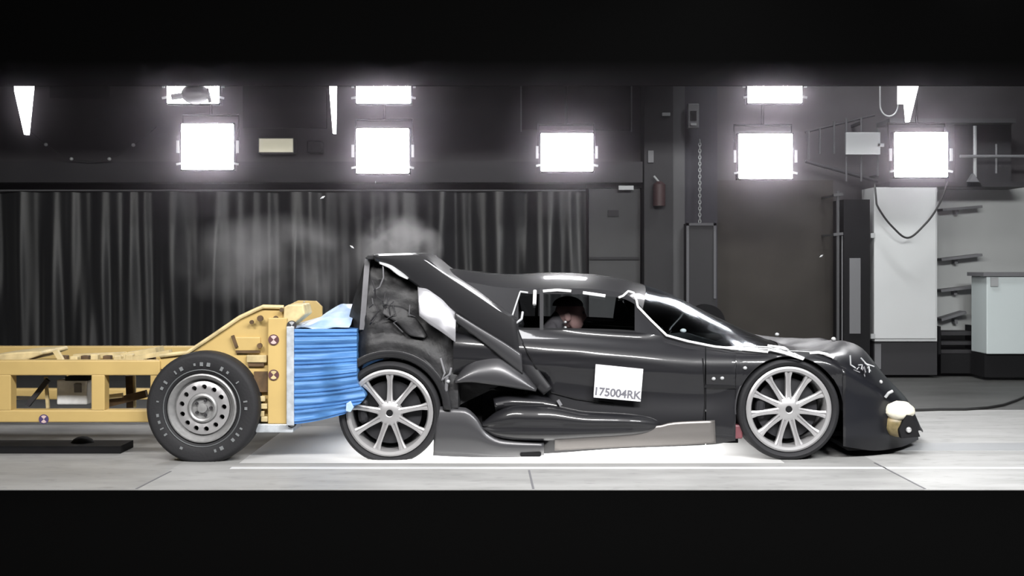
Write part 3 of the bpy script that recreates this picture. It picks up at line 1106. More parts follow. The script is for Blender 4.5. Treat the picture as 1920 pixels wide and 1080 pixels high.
def rear_low(px):
    dx = px - ARC_R[0]
    if abs(dx) < 104:
        return ARC_R[1] - math.sqrt(ARC_R[2] ** 2 - dx ** 2)
    return 765 if dx > 0 else 770


rows = []
for px in [652 + i * (985 - 652) / 66 for i in range(67)]:
    r = []
    hi, lo = up_r(px), rear_low(px)
    if px > 860:
        lo = min(lo, lerp(760, 700, (px - 860) / 125.0))
    for k in range(27):
        v = k / 26
        row = lerp(hi, lo, v)
        y = 8.06 + 0.07 * (1 - v) ** 2
        q = Vector((px * 0.012, row * 0.016, 1.7))
        amp = 0.022 if px < 850 else 0.01
        y += amp * noise.noise(q * 1.6) + amp * 0.7 * noise.noise(q * 3.4)
        d = math.hypot(px - ARC_R[0], row - ARC_R[1])
        if d < 150:
            y = lerp(y, 8.015 + 0.02 * math.sin((d - 106) / 6.0), max(0, 1 - (d - 106) / 44.0))
        y += 0.22 * max(0, (690 - px) / 40.0) ** 1.5
        if px > 860:
            y += 0.1
        r.append(at(px, row, y))
    rows.append(r)
b = MB().grid(rows)
top = [r[0] for r in rows]
left = rows[0]
b.pair('rear_quarter_panel', M['dusty'], car, smooth=True, angle=30)
b = MB().grid([[Vector((p.x, lerp(p.y, 18 - p.y, k / 6), p.z + 0.02 * math.sin(math.pi * k / 6))) for k in range(7)] for p in top])
b.build('rear_deck', M['carbon'], car, smooth=True, angle=50)
b = MB().grid([[Vector((p.x - 0.06 * math.sin(math.pi * k / 6), lerp(p.y, 18 - p.y, k / 6), p.z)) for k in range(7)] for p in left])
b.build('rear_bumper', M['navy'], car, smooth=True, angle=50)
# spoiler lip at the top of the raised rear
b = MB()
b.pprism([(684, 484), (690, 478), (784, 476), (786, 482), (690, 487)], 8.02, 1.96)
b.build('spoiler', M['carbon'], car, bevel=0.006)
# rear edge strip
b = MB()
b.grid([[at(lerp(688, 678, v) + o, lerp(486, 618, v), 8.10 - 0.02 * math.sin(math.pi * v)) for o in (-4, 6)] for v in [i / 12 for i in range(13)]])
b.build('edge_trim', M['midgrey'], car, solid=0.012)


def strip(name, up, lo, Yu, Yl, m, solid=0.012, bulge=0.0, n=24, nv=8, crump=0.0, top_in=0.0):
    """curved panel between two lines of (px, row) matched point by point"""
    def samp(line, t):
        L = [0]
        for i in range(len(line) - 1):
            L.append(L[-1] + math.hypot(line[i + 1][0] - line[i][0], line[i + 1][1] - line[i][1]))
        fx = pchip(L, [p[0] for p in line])
        fy = pchip(L, [p[1] for p in line])
        return fx(t * L[-1]), fy(t * L[-1])
    rows = []
    for i in range(n + 1):
        t = i / n
        a, c = samp(up, t), samp(lo, t)
        r = []
        if top_in:
            q = at(a[0], a[1], Yu)
            r.append(Vector((q.x + 0.004, q.y + top_in, q.z + 0.012)))
            r.append(Vector((q.x + 0.002, q.y + top_in * 0.3, q.z + 0.010)))
        for k in range(nv + 1):
            v = k / nv
            px, row = lerp(a[0], c[0], v), lerp(a[1], c[1], v)
            y = lerp(Yu, Yl, v) - bulge * math.sin(math.pi * v)
            if crump:
                y += crump * noise.noise(Vector((px * 0.03, row * 0.03, 0.5)))
            r.append(at(px, row, y))
        rows.append(r)
    b = MB().grid(rows)
    return b.build(name, m, car, smooth=True, angle=40, solid=solid)


strip('buttress', [(700, 481), (782, 479), (830, 510), (900, 557), (968, 604)], [(704, 488), (760, 520), (815, 560), (885, 610), (975, 668)], 7.985, 8.02, M['carbon'], bulge=0.01, top_in=0.22)
MB().tube([at(a, c, 7.985) for a, c in ((784, 481), (800, 490), (830, 511), (870, 537), (900, 557), (930, 578), (958, 597))], [0.003, 0.006, 0.007, 0.007, 0.007, 0.006, 0.003]).build('buttress_highlight', M['highlight'], car, smooth=True)  # pale tube imitating the specular line along the buttress
strip('buttress_lower', [(853, 586), (900, 615), (950, 645), (978, 664)], [(853, 602), (900, 637), (950, 678), (980, 702)], 7.985, 8.0, M['greypanel'], bulge=0.012)
strip('rear_pillar_cover', [(965, 600), (985, 650), (1006, 688), (1035, 728)], [(940, 625), (955, 668), (990, 712), (1020, 740)], 8.03, 8.04, M['carbon'], bulge=0.015)
strip('highlight_panel', [(783, 538), (803, 541), (830, 560), (855, 587)], [(786, 592), (806, 608), (830, 624), (854, 642)], 8.02, 7.955, M['highlight'], bulge=0.02, crump=0.02)  # pale panel imitating a reflection on the crushed black bodywork
strip('torn_flap', [(720, 572), (750, 575), (790, 610), (800, 630)], [(716, 588), (745, 606), (772, 630), (796, 634)], 8.045, 8.025, M['dusty'], bulge=0.004, crump=0.02)
strip('torn_strut', [(710, 490), (728, 492), (752, 508), (766, 522)], [(712, 495), (728, 502), (748, 517), (764, 524)], 8.02, 7.99, M['lightgrey'], bulge=0.01)
strip('side_intake_blade', [(853, 714), (872, 688), (900, 670), (930, 664), (975, 690), (1006, 728)], [(853, 717), (880, 716), (910, 719), (945, 724), (975, 729), (1005, 733)], 8.04, 7.97, M['greypanel'], bulge=0.035)
strip('rear_lower_panel', [(816, 762), (870, 764), (892, 780), (910, 808), (940, 824), (1020, 829)], [(812, 853), (850, 855), (900, 856), (940, 856), (980, 855), (1020, 852)], 8.05, 8.12, M['greypanel'], bulge=0.05)  # greyer than the body paint to imitate light from the floor
strip('arch_flare', [(ARC_R[0] + 116 * math.sin(R(a)), ARC_R[1] - 116 * math.cos(R(a))) for a in range(-40, 96, 8)],
      [(ARC_R[0] + 102 * math.sin(R(a)), ARC_R[1] - 102 * math.cos(R(a))) for a in range(-40, 96, 8)], 8.02, 8.035, M['carbon'], bulge=0.008)
# satin sill below the pod, its pale tone standing in for floor glow
strip('sill_glow_panel', [(1040, 806), (1160, 802), (1235, 798), (1260, 792), (1340, 788)], [(1040, 844), (1160, 838), (1240, 835), (1270, 834), (1342, 830)], 8.018, 8.058, M['satin'], bulge=0.012)
# side pod
ptop = pchip([905, 930, 970, 1020, 1100, 1170, 1210, 1236, 1247], [792, 772, 757, 757, 770, 774, 779, 788, 797])
pbot = pchip([905, 930, 970, 1020, 1100, 1170, 1210, 1236, 1247], [806, 820, 826, 827, 823, 819, 815, 807, 798])
pdep = pchip([905, 950, 1020, 1180, 1230, 1247], [0.04, 0.10, 0.13, 0.11, 0.06, 0.01])
rows = []
for i in range(60):
    px = lerp(905, 1247, (i / 59) ** 0.9)
    t, bt = ptop(px), pbot(px)
    r = []
    for k in range(21):
        a = R(-90 + 180 * k / 20)
        row = (t + bt) / 2 + (bt - t) / 2 * math.sin(a)
        # a long groove along the pod
        g = 0.02 * math.exp(-((k - 11.5) / 1.6) ** 2) * max(0, min(1, (1230 - px) / 60.0))
        r.append(at(px, row, 8.07 - pdep(px) * math.cos(a) ** 0.8 + g))
    rows.append(r)
MB().grid(rows).pair('side_pod', M['paint'], car, smooth=True, angle=70)
# upper hollow fairing between pod and door
strip('intake_fairing', [(925, 748), (960, 740), (1010, 742), (1050, 752)], [(930, 772), (965, 774), (1010, 776), (1048, 772)], 8.08, 8.10, M['paint'], bulge=0.07)
MB().bar(at(1046, 750, 8.0), at(1052, 760, 8.0), 0.02, 0.02).build('hinge_pin', M['midgrey'], car)
# door seams
fx = pchip([640, 700, 750, 800], [1314, 1320, 1322, 1318])
pts = [at(fx(y), y, side_Y(1320, y) - 0.002) for y in range(672, 792, 6)]
MB().tube(pts, 0.005).build('door_seam', M['blackm'], car)
pts = [at(px, y, side_Y(px, y) - 0.003) for px, y in ((976, 638), (990, 662), (1005, 690), (1024, 722), (1034, 736), (1080, 748), (1150, 758))]
MB().tube(pts, 0.006).build('door_seam', M['blackm'], car)
for (px, y) in ((1338, 710), (1354, 709), (1397, 690)):
    MB().sphere(at(px, y, side_Y(px, y)), 0.014, 0.012, 0.012, 10, 6).build('mount_stud', M['lightgrey'], car, smooth=True)
b = MB().bar(at(1320, 724, 8.03), at(1382, 726, 8.03), 0.02, 0.006)
b.build('fender_seam', M['blackm'], car)
# jack point and maroon fitting by the front wheel
b = MB().box(at(1366, 0, 8.1).x, at(1392, 0, 8.1).x, 8.08, 8.2, at(0, 822, 8.1).z, at(0, 796, 8.1).z)
b.build('brake_duct', M['maroon'], car, bevel=0.01)
# transponder under the sill
b = MB().pbox(975, 1015, 834, 857, 8.06, 0.08)
b.build('underfloor_block', M['blackm'], car, bevel=0.012)
# tow bracket hanging behind the wheel
b = MB().tube([at(826, 672, 8.05), at(834, 700, 8.02), at(829, 712, 8.0), at(843, 702, 8.0), at(846, 690, 8.02)], 0.008)
b.tube([at(838, 706, 8.0), at(836, 740, 8.03)], 0.012)
b.build('torn_bracket', M['midgrey'], car)
MB().sphere(at(840, 715, 8.0), 0.014, 0.012, 0.012, 10, 6).build('bolt', M['lightgrey'], car, smooth=True)

# torn wiring and trim inside the raised rear
random.seed(21)
for i in range(12):
    px, py = random.uniform(692, 775), random.uniform(508, 600)
    if py < 488 + (px - 700) * 0.55 + 12:
        continue
    pts = [at(px, py, 8.03), at(px + random.uniform(-14, 14), py + random.uniform(6, 18), 8.0), at(px + random.uniform(-18, 18), py + random.uniform(14, 34), 8.03)]
    MB().tube(pts, random.uniform(0.003, 0.006)).build('torn_wire', random.choice([M['greypanel'], M['columnlight'], M['column']]), car, smooth=True)
MB().tube([at(718, 496, 8.0), at(719, 520, 7.99), at(712, 538, 8.0), at(700, 545, 8.02)], 0.005).build('torn_wire', M['midgrey'], car, smooth=True)

# wheels
alloy_wheel(car, at(1480, 0, 8.04).x, at(0, 768, 8.04).z, 8.04, 0.335, 0.27, 11, 0.0)
alloy_wheel(car, at(1480, 0, 8.04).x, at(0, 768, 8.04).z, 9.96, 0.335, 0.27, 11, 0.0, 0, -1)
alloy_wheel(car, at(730, 0, 8.02).x, at(0, 775, 8.02).z, 8.02, 0.335, 0.275, 9, 0.005, R(0))
alloy_wheel(car, at(730, 0, 8.02).x, at(0, 775, 8.02).z, 9.98, 0.335, 0.275, 9, 0.005, R(0), -1)

# number card on the door
card_pts = [(1117, 683), (1206, 692), (1201, 753), (1113, 745)]
b = MB()
cy = 7.985
q = [at(px, y, cy) for px, y in card_pts]
b.add(q + [p + Vector((0, 0.004, 0)) for p in q], [(0, 1, 2, 3), (7, 6, 5, 4), (0, 4, 5, 1), (1, 5, 6, 2), (2, 6, 7, 3), (3, 7, 4, 0)])
card = b.build('number_card', M['paper'], car)
card['label'] = 'white card printed with a grey test number'
ux = (q[1] - q[0]).normalized()
uz = (q[0] - q[3]).normalized()
tilt = math.atan2(ux.z, ux.x)


def text(body, px, py, size, m, parent, Y, ang, name, sx=1.0, bold=0.0):
    cu = bpy.data.curves.new(name, 'FONT')
    cu.body = body
    cu.size = size
    cu.align_x = 'CENTER'
    cu.align_y = 'CENTER'
    cu.extrude = 0.0006
    cu.offset = bold
    o = bpy.data.objects.new('tmp_text', cu)
    COL.objects.link(o)
    bpy.context.view_layer.update()
    dg = bpy.context.evaluated_depsgraph_get()
    me = bpy.data.meshes.new_from_object(o.evaluated_get(dg))
    bpy.data.objects.remove(o)
    me.materials.clear()
    me.materials.append(m)
    t = bpy.data.objects.new(name, me)
    COL.objects.link(t)
    t.parent = parent
    t.location = at(px, py, Y) - wloc(parent)
    t.rotation_euler = (R(90), -ang, 0)
    t.scale = (sx, 1, 1)
    return t


text('175004RK', 1157.0, 738.0, 0.072, M['ink'], card, cy - 0.002, tilt, 'test_number', 1.0, 0.0022)
for y0, w in ((700, 15), (709, 20)):
    b = MB().bar(at(1133, y0, cy - 0.002), at(1133 + w, y0 + 1.6, cy - 0.002), 0.008, 0.001)
    b.build('small_print', M['faint'], card)

# white tapes and cables along the window and windscreen
def skin_Y(px, row):
    """distance of the car's near skin at a point of the window band"""
    t = max(0.0, min(1.0, (belt_r(px) - row) / max(4.0, belt_r(px) - edge_r(px))))
    return lerp(belt_Y(px), edge_Y(px), t)


def tape(pp, r=0.011, name='white_tape', m='tape', Y=None, off=-0.012):
    pts = []
    xs = [p[0] for p in pp]
    for i in range(len(pp) - 1):
        for k in range(4):
            t = k / 4
            pts.append((lerp(pp[i][0], pp[i + 1][0], t), lerp(pp[i][1], pp[i + 1][1], t), lerp(pp[i][2], pp[i + 1][2], t)))
    pts.append(pp[-1])
    pts = [(a, b_, skin_Y(a, b_) if 940 < a < 1250 else c) for a, b_, c in pts]
    return MB().tube([at(a, b_, c + off) for a, b_, c in pts], r).build(name, M[m], car, smooth=True)


tape([(1018, 546, 8.42), (1045, 544, 8.42), (1071, 546, 8.42)], 0.010)
tape([(1093, 549, 8.41), (1135, 555, 8.40)], 0.011)
tape([(1003, 545, 8.41), (1002, 571, 8.36)], 0.012)
tape([(1160, 558, 8.38), (1168, 555, 8.38), (1178, 546, 8.38), (1188, 549, 8.37), (1193, 562, 8.34), (1196, 575, 8.29)], 0.0075, 'white_cable')
tape([(1196, 575, 8.29), (1222, 602, 8.22), (1250, 629, 8.13), (1290, 640, 8.11), (1340, 650, 8.11), (1400, 656, 8.08), (1440, 660, 8.06)], 0.008, 'white_cable')
tape([(975, 548, 8.42), (966, 575, 8.32), (958, 600, 8.18)], 0.006, 'thin_cable', 'lightgrey')
tape([(980, 585, 8.2), (978, 598, 8.16), (968, 606, 8.13), (957, 600, 8.13), (955, 596, 8.13)], 0.008, 'thin_cable', 'lightgrey')
tape([(975, 547, 8.42), (990, 549, 8.41)], 0.007, 'thin_cable', 'lightgrey')
# bundle of pale cables at the scuttle
for i in range(4):
    y0 = 651 + i * 4
    tape([(1352 + i * 14, y0 - 1 + random.uniform(-2, 2), 8.13), (1400 + i * 8, y0 + random.uniform(-5, 2), 8.1), (1440 + i * 12, y0 - 4 + random.uniform(-4, 4), 8.08), (1490 + i * 3, 665 + i, 8.04)], 0.0055, 'white_cable', 'tape' if i % 2 else 'lightgrey')
tape([(1440, 648, 8.2), (1470, 652, 8.12), (1488, 664, 8.06), (1508, 672, 8.03)], 0.008, 'white_cable')
tape([(1518, 662, 8.06), (1535, 661, 8.05), (1550, 664, 8.05), (1563, 671, 8.05)], 0.009, 'white_cable')
tape([(1440, 655, 8.05), (1470, 662, 8.02), (1506, 674, 8.02)], 0.007, 'white_cable')
# loose wires at the front
random.seed(3)
tape([(1594, 666, 8.1), (1595, 684, 8.1), (1604, 690, 8.1)], 0.005, 'front_wire', 'lightgrey')
tape([(1614, 671, 8.15), (1624, 682, 8.15), (1632, 696, 8.15)], 0.005, 'front_wire', 'lightgrey')
for i in range(7):
    p = (1600 + random.uniform(0, 32), 684 + random.uniform(0, 14))
    tape([(p[0], p[1], 8.12), (p[0] + random.uniform(-10, 10), p[1] + random.uniform(-8, 8), 8.14), (p[0] + random.uniform(-12, 12), p[1] + random.uniform(-4, 10), 8.12)], 0.004, 'front_wire', 'midgrey' if i % 2 else 'lightgrey')
MB().sphere(at(1563, 636, 8.6), 0.017, 0.017, 0.016, 10, 8).build('indicator', M['lens'], car, smooth=True)
MB().sphere(at(1652, 716, 8.14), 0.012, 0.012, 0.012, 10, 8).build('indicator', M['lens'], car, smooth=True)
MB().sphere(at(1281, 620, 8.5), 0.022, 0.015, 0.015, 10, 8).build('dash_sensor', M['tape'], car, smooth=True)
MB().sphere(at(1457, 627, 8.6), 0.015, 0.015, 0.012, 10, 8).build('wiper_pivot', M['lightgrey'], car, smooth=True)

# broken headlamp at the nose
e = empty('headlamp', (0, 0, 0))
e.parent = car
e.location = at(1685, 790, 8.2) - wloc(car)


def lump(d):
    return 1.0 + 0.10 * noise.noise(d * 2.3)


MB().sphere(at(1687, 770, 8.19), 0.098, 0.07, 0.064, 24, 14, lump).build('foam_cap', M['foam'], e, smooth=True)
MB().sphere(at(1684, 795, 8.22), 0.105, 0.07, 0.085, 24, 14, lump).build('lamp_bowl', M['amber'], e, smooth=True)
MB().pprism([(1700, 778), (1711, 780), (1726, 819), (1690, 822), (1686, 806)], 8.12, 0.05).build('broken_flap', M['blackm'], e, bevel=0.004)
MB().sphere(at(1704, 806, 8.11), 0.019, 0.015, 0.02, 12, 8).build('bulb', M['lens'], e, smooth=True)
tape([(1660, 745, 8.18), (1666, 737, 8.17), (1674, 733, 8.17)], 0.010, 'lamp_bezel', 'lightgrey')

# ------------------------------------------------------------------ crash dummy at the wheel
DX, DY = at(1068, 0, 8.62).x, 8.62
dz = at(0, 590, 8.62).z
dummy = empty('crash_dummy', (0.25, DY, 0.3))
tag(dummy, 'crash test dummy with bare pinkish face sitting behind the side window', 'crash dummy')


def skin_body(name, nodes, edges, m, parent, sub=2):
    off = wloc(parent)
    me = bpy.data.meshes.new(name)
    me.from_pydata([tuple(Vector(p[0]) - off) for p in nodes], edges, [])
    o = bpy.data.objects.new(name, me)
    COL.objects.link(o)
    o.parent = parent
    s = o.modifiers.new('skin', 'SKIN')
    s.use_smooth_shade = True
    for i, p in enumerate(nodes):
        me.skin_vertices[0].data[i].radius = (p[1], p[2] if len(p) > 2 else p[1])
        me.skin_vertices[0].data[i].use_root = (i == 0)
    u = o.modifiers.new('sub', 'SUBSURF')
    u.levels = u.render_levels = sub
    me.materials.append(m)
    return o


def face(d):
    """head shape: chin, nose, brow, facing +X"""
    k = 1.0
    fwd = max(0, d.x)
    k += 0.16 * math.exp(-((d.y / 0.16) ** 2 + ((d.z + 0.10) / 0.16) ** 2)) * fwd       # nose
    k -= 0.07 * math.exp(-(((abs(d.y) - 0.32) / 0.16) ** 2 + ((d.z - 0.12) / 0.12) ** 2)) * fwd   # eye sockets
    k += 0.05 * math.exp(-((d.y / 0.5) ** 2 + ((d.z - 0.30) / 0.14) ** 2)) * fwd        # brow
    k -= 0.04 * math.exp(-((d.y / 0.25) ** 2 + ((d.z + 0.42) / 0.06) ** 2)) * fwd       # mouth line
    k += 0.10 * math.exp(-((d.y / 0.35) ** 2 + ((d.z + 0.68) / 0.22) ** 2)) * max(0, d.x + 0.2)  # chin
    if d.z < -0.2 and d.x < 0.1:
        k -= 0.18 * min(1, (-0.2 - d.z) / 0.5)
    return k


hx, hz_ = DX, dz
body = skin_body('body', [
    ((hx - 0.28, DY, 0.42), 0.15, 0.13),
    ((hx - 0.22, DY, 0.60), 0.15, 0.12),
    ((hx - 0.14, DY, 0.78), 0.16, 0.13),
    ((hx - 0.07, DY, 0.90), 0.06, 0.06),
    ((hx - 0.03, DY, 0.96), 0.055, 0.055),
    ((hx - 0.12, DY - 0.18, 0.80), 0.06, 0.06),
    ((hx + 0.02, DY - 0.22, 0.58), 0.045, 0.045),
    ((hx + 0.27, DY - 0.14, 0.64), 0.035, 0.035),
    ((hx - 0.12, DY + 0.18, 0.80), 0.06, 0.06),
    ((hx + 0.02, DY + 0.22, 0.58), 0.045, 0.045),
    ((hx + 0.27, DY + 0.14, 0.64), 0.035, 0.035),
    ((hx - 0.05, DY - 0.10, 0.40), 0.085, 0.085),
    ((hx + 0.28, DY - 0.12, 0.50), 0.065, 0.065),
    ((hx + 0.62, DY - 0.12, 0.30), 0.05, 0.05),
    ((hx - 0.05, DY + 0.10, 0.40), 0.085, 0.085),
    ((hx + 0.28, DY + 0.12, 0.50), 0.065, 0.065),
    ((hx + 0.62, DY + 0.12, 0.30), 0.05, 0.05)],
    [(0, 1), (1, 2), (2, 3), (3, 4), (2, 5), (5, 6), (6, 7), (2, 8), (8, 9), (9, 10), (0, 11), (11, 12), (12, 13), (0, 14), (14, 15), (15, 16)],
    M['suit'], dummy)
MB().sphere((hx, DY, hz_), 0.105, 0.08, 0.122, 40, 28, face).build('head', M['skin'], dummy, smooth=True, angle=180)
b = MB().sphere((hx - 0.012, DY, hz_ + 0.062), 0.108, 0.084, 0.068, 24, 12)
for p in b.v:
    if p.z < hz_ + 0.062:
        p.z = hz_ + 0.062
b.build('cap', M['hairm'], dummy, smooth=True)
for s in (-1, 1):
    MB().sphere((hx - 0.015, DY + s * 0.082, hz_ - 0.01), 0.024, 0.010, 0.034, 12, 8).build('ear', M['skin'], dummy, smooth=True)
    MB().sphere((hx + 0.092, DY + s * 0.03, hz_ + 0.015), 0.011, 0.012, 0.009, 10, 8).build('eye', M['hairm'], dummy, smooth=True)
    e = empty('hand', (0, 0, 0))
    e.parent = dummy
    hp = Vector((hx + 0.29, DY + s * 0.13, 0.66))
    e.location = hp - wloc(dummy)
    MB().sphere(hp + Vector((0.03, 0, 0)), 0.045, 0.028, 0.035, 12, 8).build('palm', M['skin'], e, smooth=True)
    for k in range(4):
        z = 0.028 - 0.018 * k
        MB().tube([hp + Vector((0.055, 0, z)), hp + Vector((0.09, s * 0.008, z)), hp + Vector((0.1, s * 0.03, z)), hp + Vector((0.085, s * 0.045, z))], [0.010, 0.009, 0.009, 0.007], 8).build('finger', M['skin'], e, smooth=True)
    MB().tube([hp + Vector((0.02, s * 0.02, 0.02)), hp + Vector((0.05, s * 0.04, 0.045)), hp + Vector((0.08, s * 0.045, 0.05))], [0.012, 0.01, 0.008], 8).build('thumb', M['skin'], e, smooth=True)
for y in (604, 614):
    MB().sphere(at(1060, y, 8.53), 0.012, 0.01, 0.010, 10, 6).build('sensor_dot', M['lens'], dummy, smooth=True)

# ------------------------------------------------------------------ the yellow impact trolley
TX = at(380, 0, 8.0).x
tr = empty('impact_trolley', (TX - 0.4, 8.8, 0))
tag(tr, 'yellow impact trolley with a blue crumple block rammed into the car rear', 'trolley')
for (Y, s) in ((8.10, 1), (9.42, -1)):
    MB().box(-5.2, at(300, 0, 8.1).x, Y, Y + 0.1, at(0, 704, 8.1).z, at(0, 676, 8.1).z).build('top_beam', M['yellow'], tr, bevel=0.008)
    MB().box(-5.2, at(480, 0, 8.1).x, Y, Y + 0.1, at(0, 792, 8.1).z, at(0, 769, 8.1).z).build('bottom_beam', M['yellow'], tr, bevel=0.008)
    for (a, c) in ((-12, 20), (171, 196)):
        MB().box(at(a, 0, 8.1).x, at(c, 0, 8.1).x, Y, Y + 0.1, at(0, 770, 8.1).z, at(0, 703, 8.1).z).build('upright', M['yellow'], tr, bevel=0.006)
    # sloping side plate of the front end
    outl = [(290, 690), (300, 668), (352, 662), (400, 630), (450, 596), (480, 582), (492, 576), (532, 577), (545, 590), (545, 792), (480, 796), (470, 740)]
    MB().prism([(at(a, c, 8.1).x, at(a, c, 8.1).z) for a, c in outl], Y + 0.02, Y + 0.06).build('front_side_plate', M['yellow'], tr, bevel=0.004)
# bevel strip along the slope
MB().tube([at(a, c, 8.11) for a, c in ((300, 667), (352, 661), (400, 629), (450, 595), (480, 581), (494, 575), (532, 576))], 0.014).build('edge_flange', M['cream'], tr, smooth=True)
# front column with targets
MB().pbox(502, 538, 596, 795, 8.06, 0.12).build('front_column', M['yellow'], tr, bevel=0.006)
MB().pprism([(532, 576), (540, 571), (568, 571), (572, 590), (545, 612), (530, 612)], 8.08, 0.3).build('top_lug', M['cream'], tr, bevel=0.01)


def target(px, py, r, m1, m2, Y):
    e = empty('target_marker', (0, 0, 0))
    e.parent = tr
    e.location = at(px, py, Y) - wloc(tr)
    rr = r * Y / F
    MB().lathe([(0, -0.003), (rr, -0.003), (rr, 0.004)], at(px, py, Y), 24).build('disc', m1, e)
    for q in (0, 2):
        b = MB()
        c = at(px, py, Y - 0.005)
        vs = [c]
        for k in range(7):
            a = R(45 + q * 90 + k * 15)
            vs.append(c + Vector((rr * 0.8 * math.cos(a), 0, rr * 0.8 * math.sin(a))))
        b.add(vs, [tuple(range(8))])
        b.build('quadrant', m2, e)


target(513, 637, 10, M['marker'], M['pink'], 8.055)
target(513, 703, 10, M['marker'], M['cream'], 8.055)
target(547, 610, 9, M['column'], M['lightgrey'], 8.05)
target(547, 793, 9, M['column'], M['lightgrey'], 8.05)
target(82, 786, 9, M['purple'], M['pink'], 8.095)
# hatch plate, slots and bolts on the side plate
MB().pbox(440, 488, 632, 658, 8.105, 0.02).build('cover_plate', M['yellow'], tr, bevel=0.006)
MB().pbox(442, 487, 657, 662, 8.1, 0.02).build('slot', M['brown'], tr)
MB().bar(at(436, 629, 8.1), at(444, 651, 8.1), 0.02, 0.02).build('slot', M['brown'], tr)
MB().pbox(465, 495, 681, 687, 8.1, 0.02).build('slot', M['brown'], tr)
MB().pbox(476, 502, 697, 735, 8.09, 0.03).build('opening', M['brown'], tr)
MB().pbox(462, 500, 666, 680, 8.09, 0.03).build('step_plate', M['cream'], tr, bevel=0.005)
for (px, py, w) in ((487, 648, 5), (488, 597, 6), (517, 597, 5), (516, 608, 5), (472, 604, 4), (528, 581, 4)):
    MB().lathe([(0, -0.01), (w * 0.0034, -0.01), (w * 0.0034, 0.01)], at(px, py, 8.08), 10).build('bolt', M['brown'], tr)
for (px, py) in ((490, 748), (494, 762), (488, 776), (495, 786)):
    MB().pbox(px - 6, px + 7, py - 5, py + 5, 8.07, 0.03).build('hinge_block', M['cream'], tr, bevel=0.005)
# galvanised mounting plate
MB().box(at(538, 0, 8.04).x, at(552, 0, 8.04).x, 8.02, 9.6, at(0, 797, 8.04).z, at(0, 612, 8.04).z).build('mounting_plate', M['platem'], tr, bevel=0.004)
MB().box(at(478, 0, 8.04).x, at(548, 0, 8.04).x, 8.06, 8.4, at(0, 812, 8.04).z, at(0, 796, 8.04).z).build('skid_plate', M['platem'], tr, bevel=0.006)
# deck clutter
random.seed(11)
MB().box(-5.2, at(300, 0, 8.3).x, 8.2, 8.55, at(0, 690, 8.2).z, at(0, 682, 8.2).z).build('deck_plate', M['brown'], tr)
MB().prism([(at(a, c, 8.35).x, at(a, c, 8.35).z) for a, c in ((-20, 676), (-20, 666), (30, 660), (82, 657), (85, 664), (50, 676))], 8.3, 8.8).build('deck_cover', M['cream'], tr, bevel=0.01)
MB().bar(at(104, 657, 8.4), at(116, 676, 8.4), 0.03, 0.04).build('lever', M['cream'], tr)
MB().bar(at(140, 668, 8.5), at(235, 664, 8.5), 0.03, 0.06).build('deck_rail', M['cream'], tr)
MB().bar(at(235, 666, 8.5), at(300, 655, 8.5), 0.035, 0.2).build('deck_rail', M['cream'], tr)
MB().bar(at(230, 676, 8.3), at(320, 660, 8.3), 0.03, 0.08).build('deck_rail', M['cream'], tr)
for i in range(9):
    px = 118 + i * 20 + random.uniform(-5, 5)
    MB().pbox(px - 7, px + 7, 664 + random.uniform(0, 5), 677, 8.25 + random.uniform(0, 0.2), 0.06).build('deck_fitting', random.choice([M['cream'], M['brown'], M['cream']]), tr, bevel=0.006)
# grey unit and pipework seen through the frame
e = MB().pbox(106, 163, 712, 759, 8.32, 0.3).build('battery_box', M['greenish'], tr, bevel=0.01)
MB().pbox(122, 165, 706, 714, 8.3, 0.3).build('battery_lid', M['blackm'], tr)
MB().pbox(139, 152, 720, 736, 8.31, 0.02).build('battery_vent', M['midgrey'], tr)
MB().bar(at(52, 760, 8.3), at(90, 712, 8.3), 0.03, 0.03).build('brake_strut', M['column'], tr)
MB().bar(at(86, 706, 8.32), at(90, 765, 8.32), 0.02, 0.02).build('pipe', M['cream'], tr)
MB().bar(at(24, 745, 8.4), at(58, 746, 8.4), 0.02, 0.02).build('pipe', M['lightgrey'], tr)
MB().bar(at(244, 704, 8.5), at(246, 764, 8.5), 0.05, 0.05).build('inner_post', M['brown'], tr)
MB().bar(at(252, 704, 8.45), at(253, 764, 8.45), 0.012, 0.03).build('inner_post', M['cream'], tr)
MB().bar(at(200, 757, 8.4), at(275, 738, 8.4), 0.05, 0.05).build('inner_brace', M['brown'], tr)
MB().bar(at(204, 744, 8.35), at(230, 741, 8.35), 0.03, 0.03).build('pipe', M['cream'], tr)

# blue honeycomb block with ribs
rowsf = []
b = MB()
z0f = lambda px: at(px, lerp(795, 778, (px - 550) / 120.0), 8.04).z
nx, nz = 16, 160
face_rows = []
for i in range(nx + 1):
    u = i / nx
    r = []
    for k in range(nz + 1):
        v = k / nz
        row = lerp(lerp(795, 776, u ** 1.5), 617, v)
        # right edge bulges round the tyre at the bottom
        xr = 669 + 16 * math.exp(-((row - 742) / 16.0) ** 2) - 22 * max(0, min(1, (row - 756) / 20.0))
        px = lerp(551, xr, u)
        y = 8.035 + 0.006 * math.sin(v * 17 * 2 * math.pi + 1.5 * math.sin(v * 40)) + 0.008 * noise.noise(Vector((u * 2, v * 14, 0.3)))
        y -= 0.06 * max(0, min(1, (u - 0.45) * 4)) * max(0, min(1, (0.75 - v) * 5))
        r.append(at(px, row, y))
    face_rows.append(r)
b.grid(face_rows)
back = [[Vector((p.x, 9.6, p.z)) for p in r] for r in face_rows]
b.grid(back)
b.grid([[r[0] for r in face_rows], [r[0] for r in back]])
b.grid([[r[-1] for r in face_rows], [r[-1] for r in back]])
b.grid([face_rows[0], back[0]])
b.grid([face_rows[-1], back[-1]])
b.build('crumple_block', M['blue'], tr, smooth=True, angle=50)
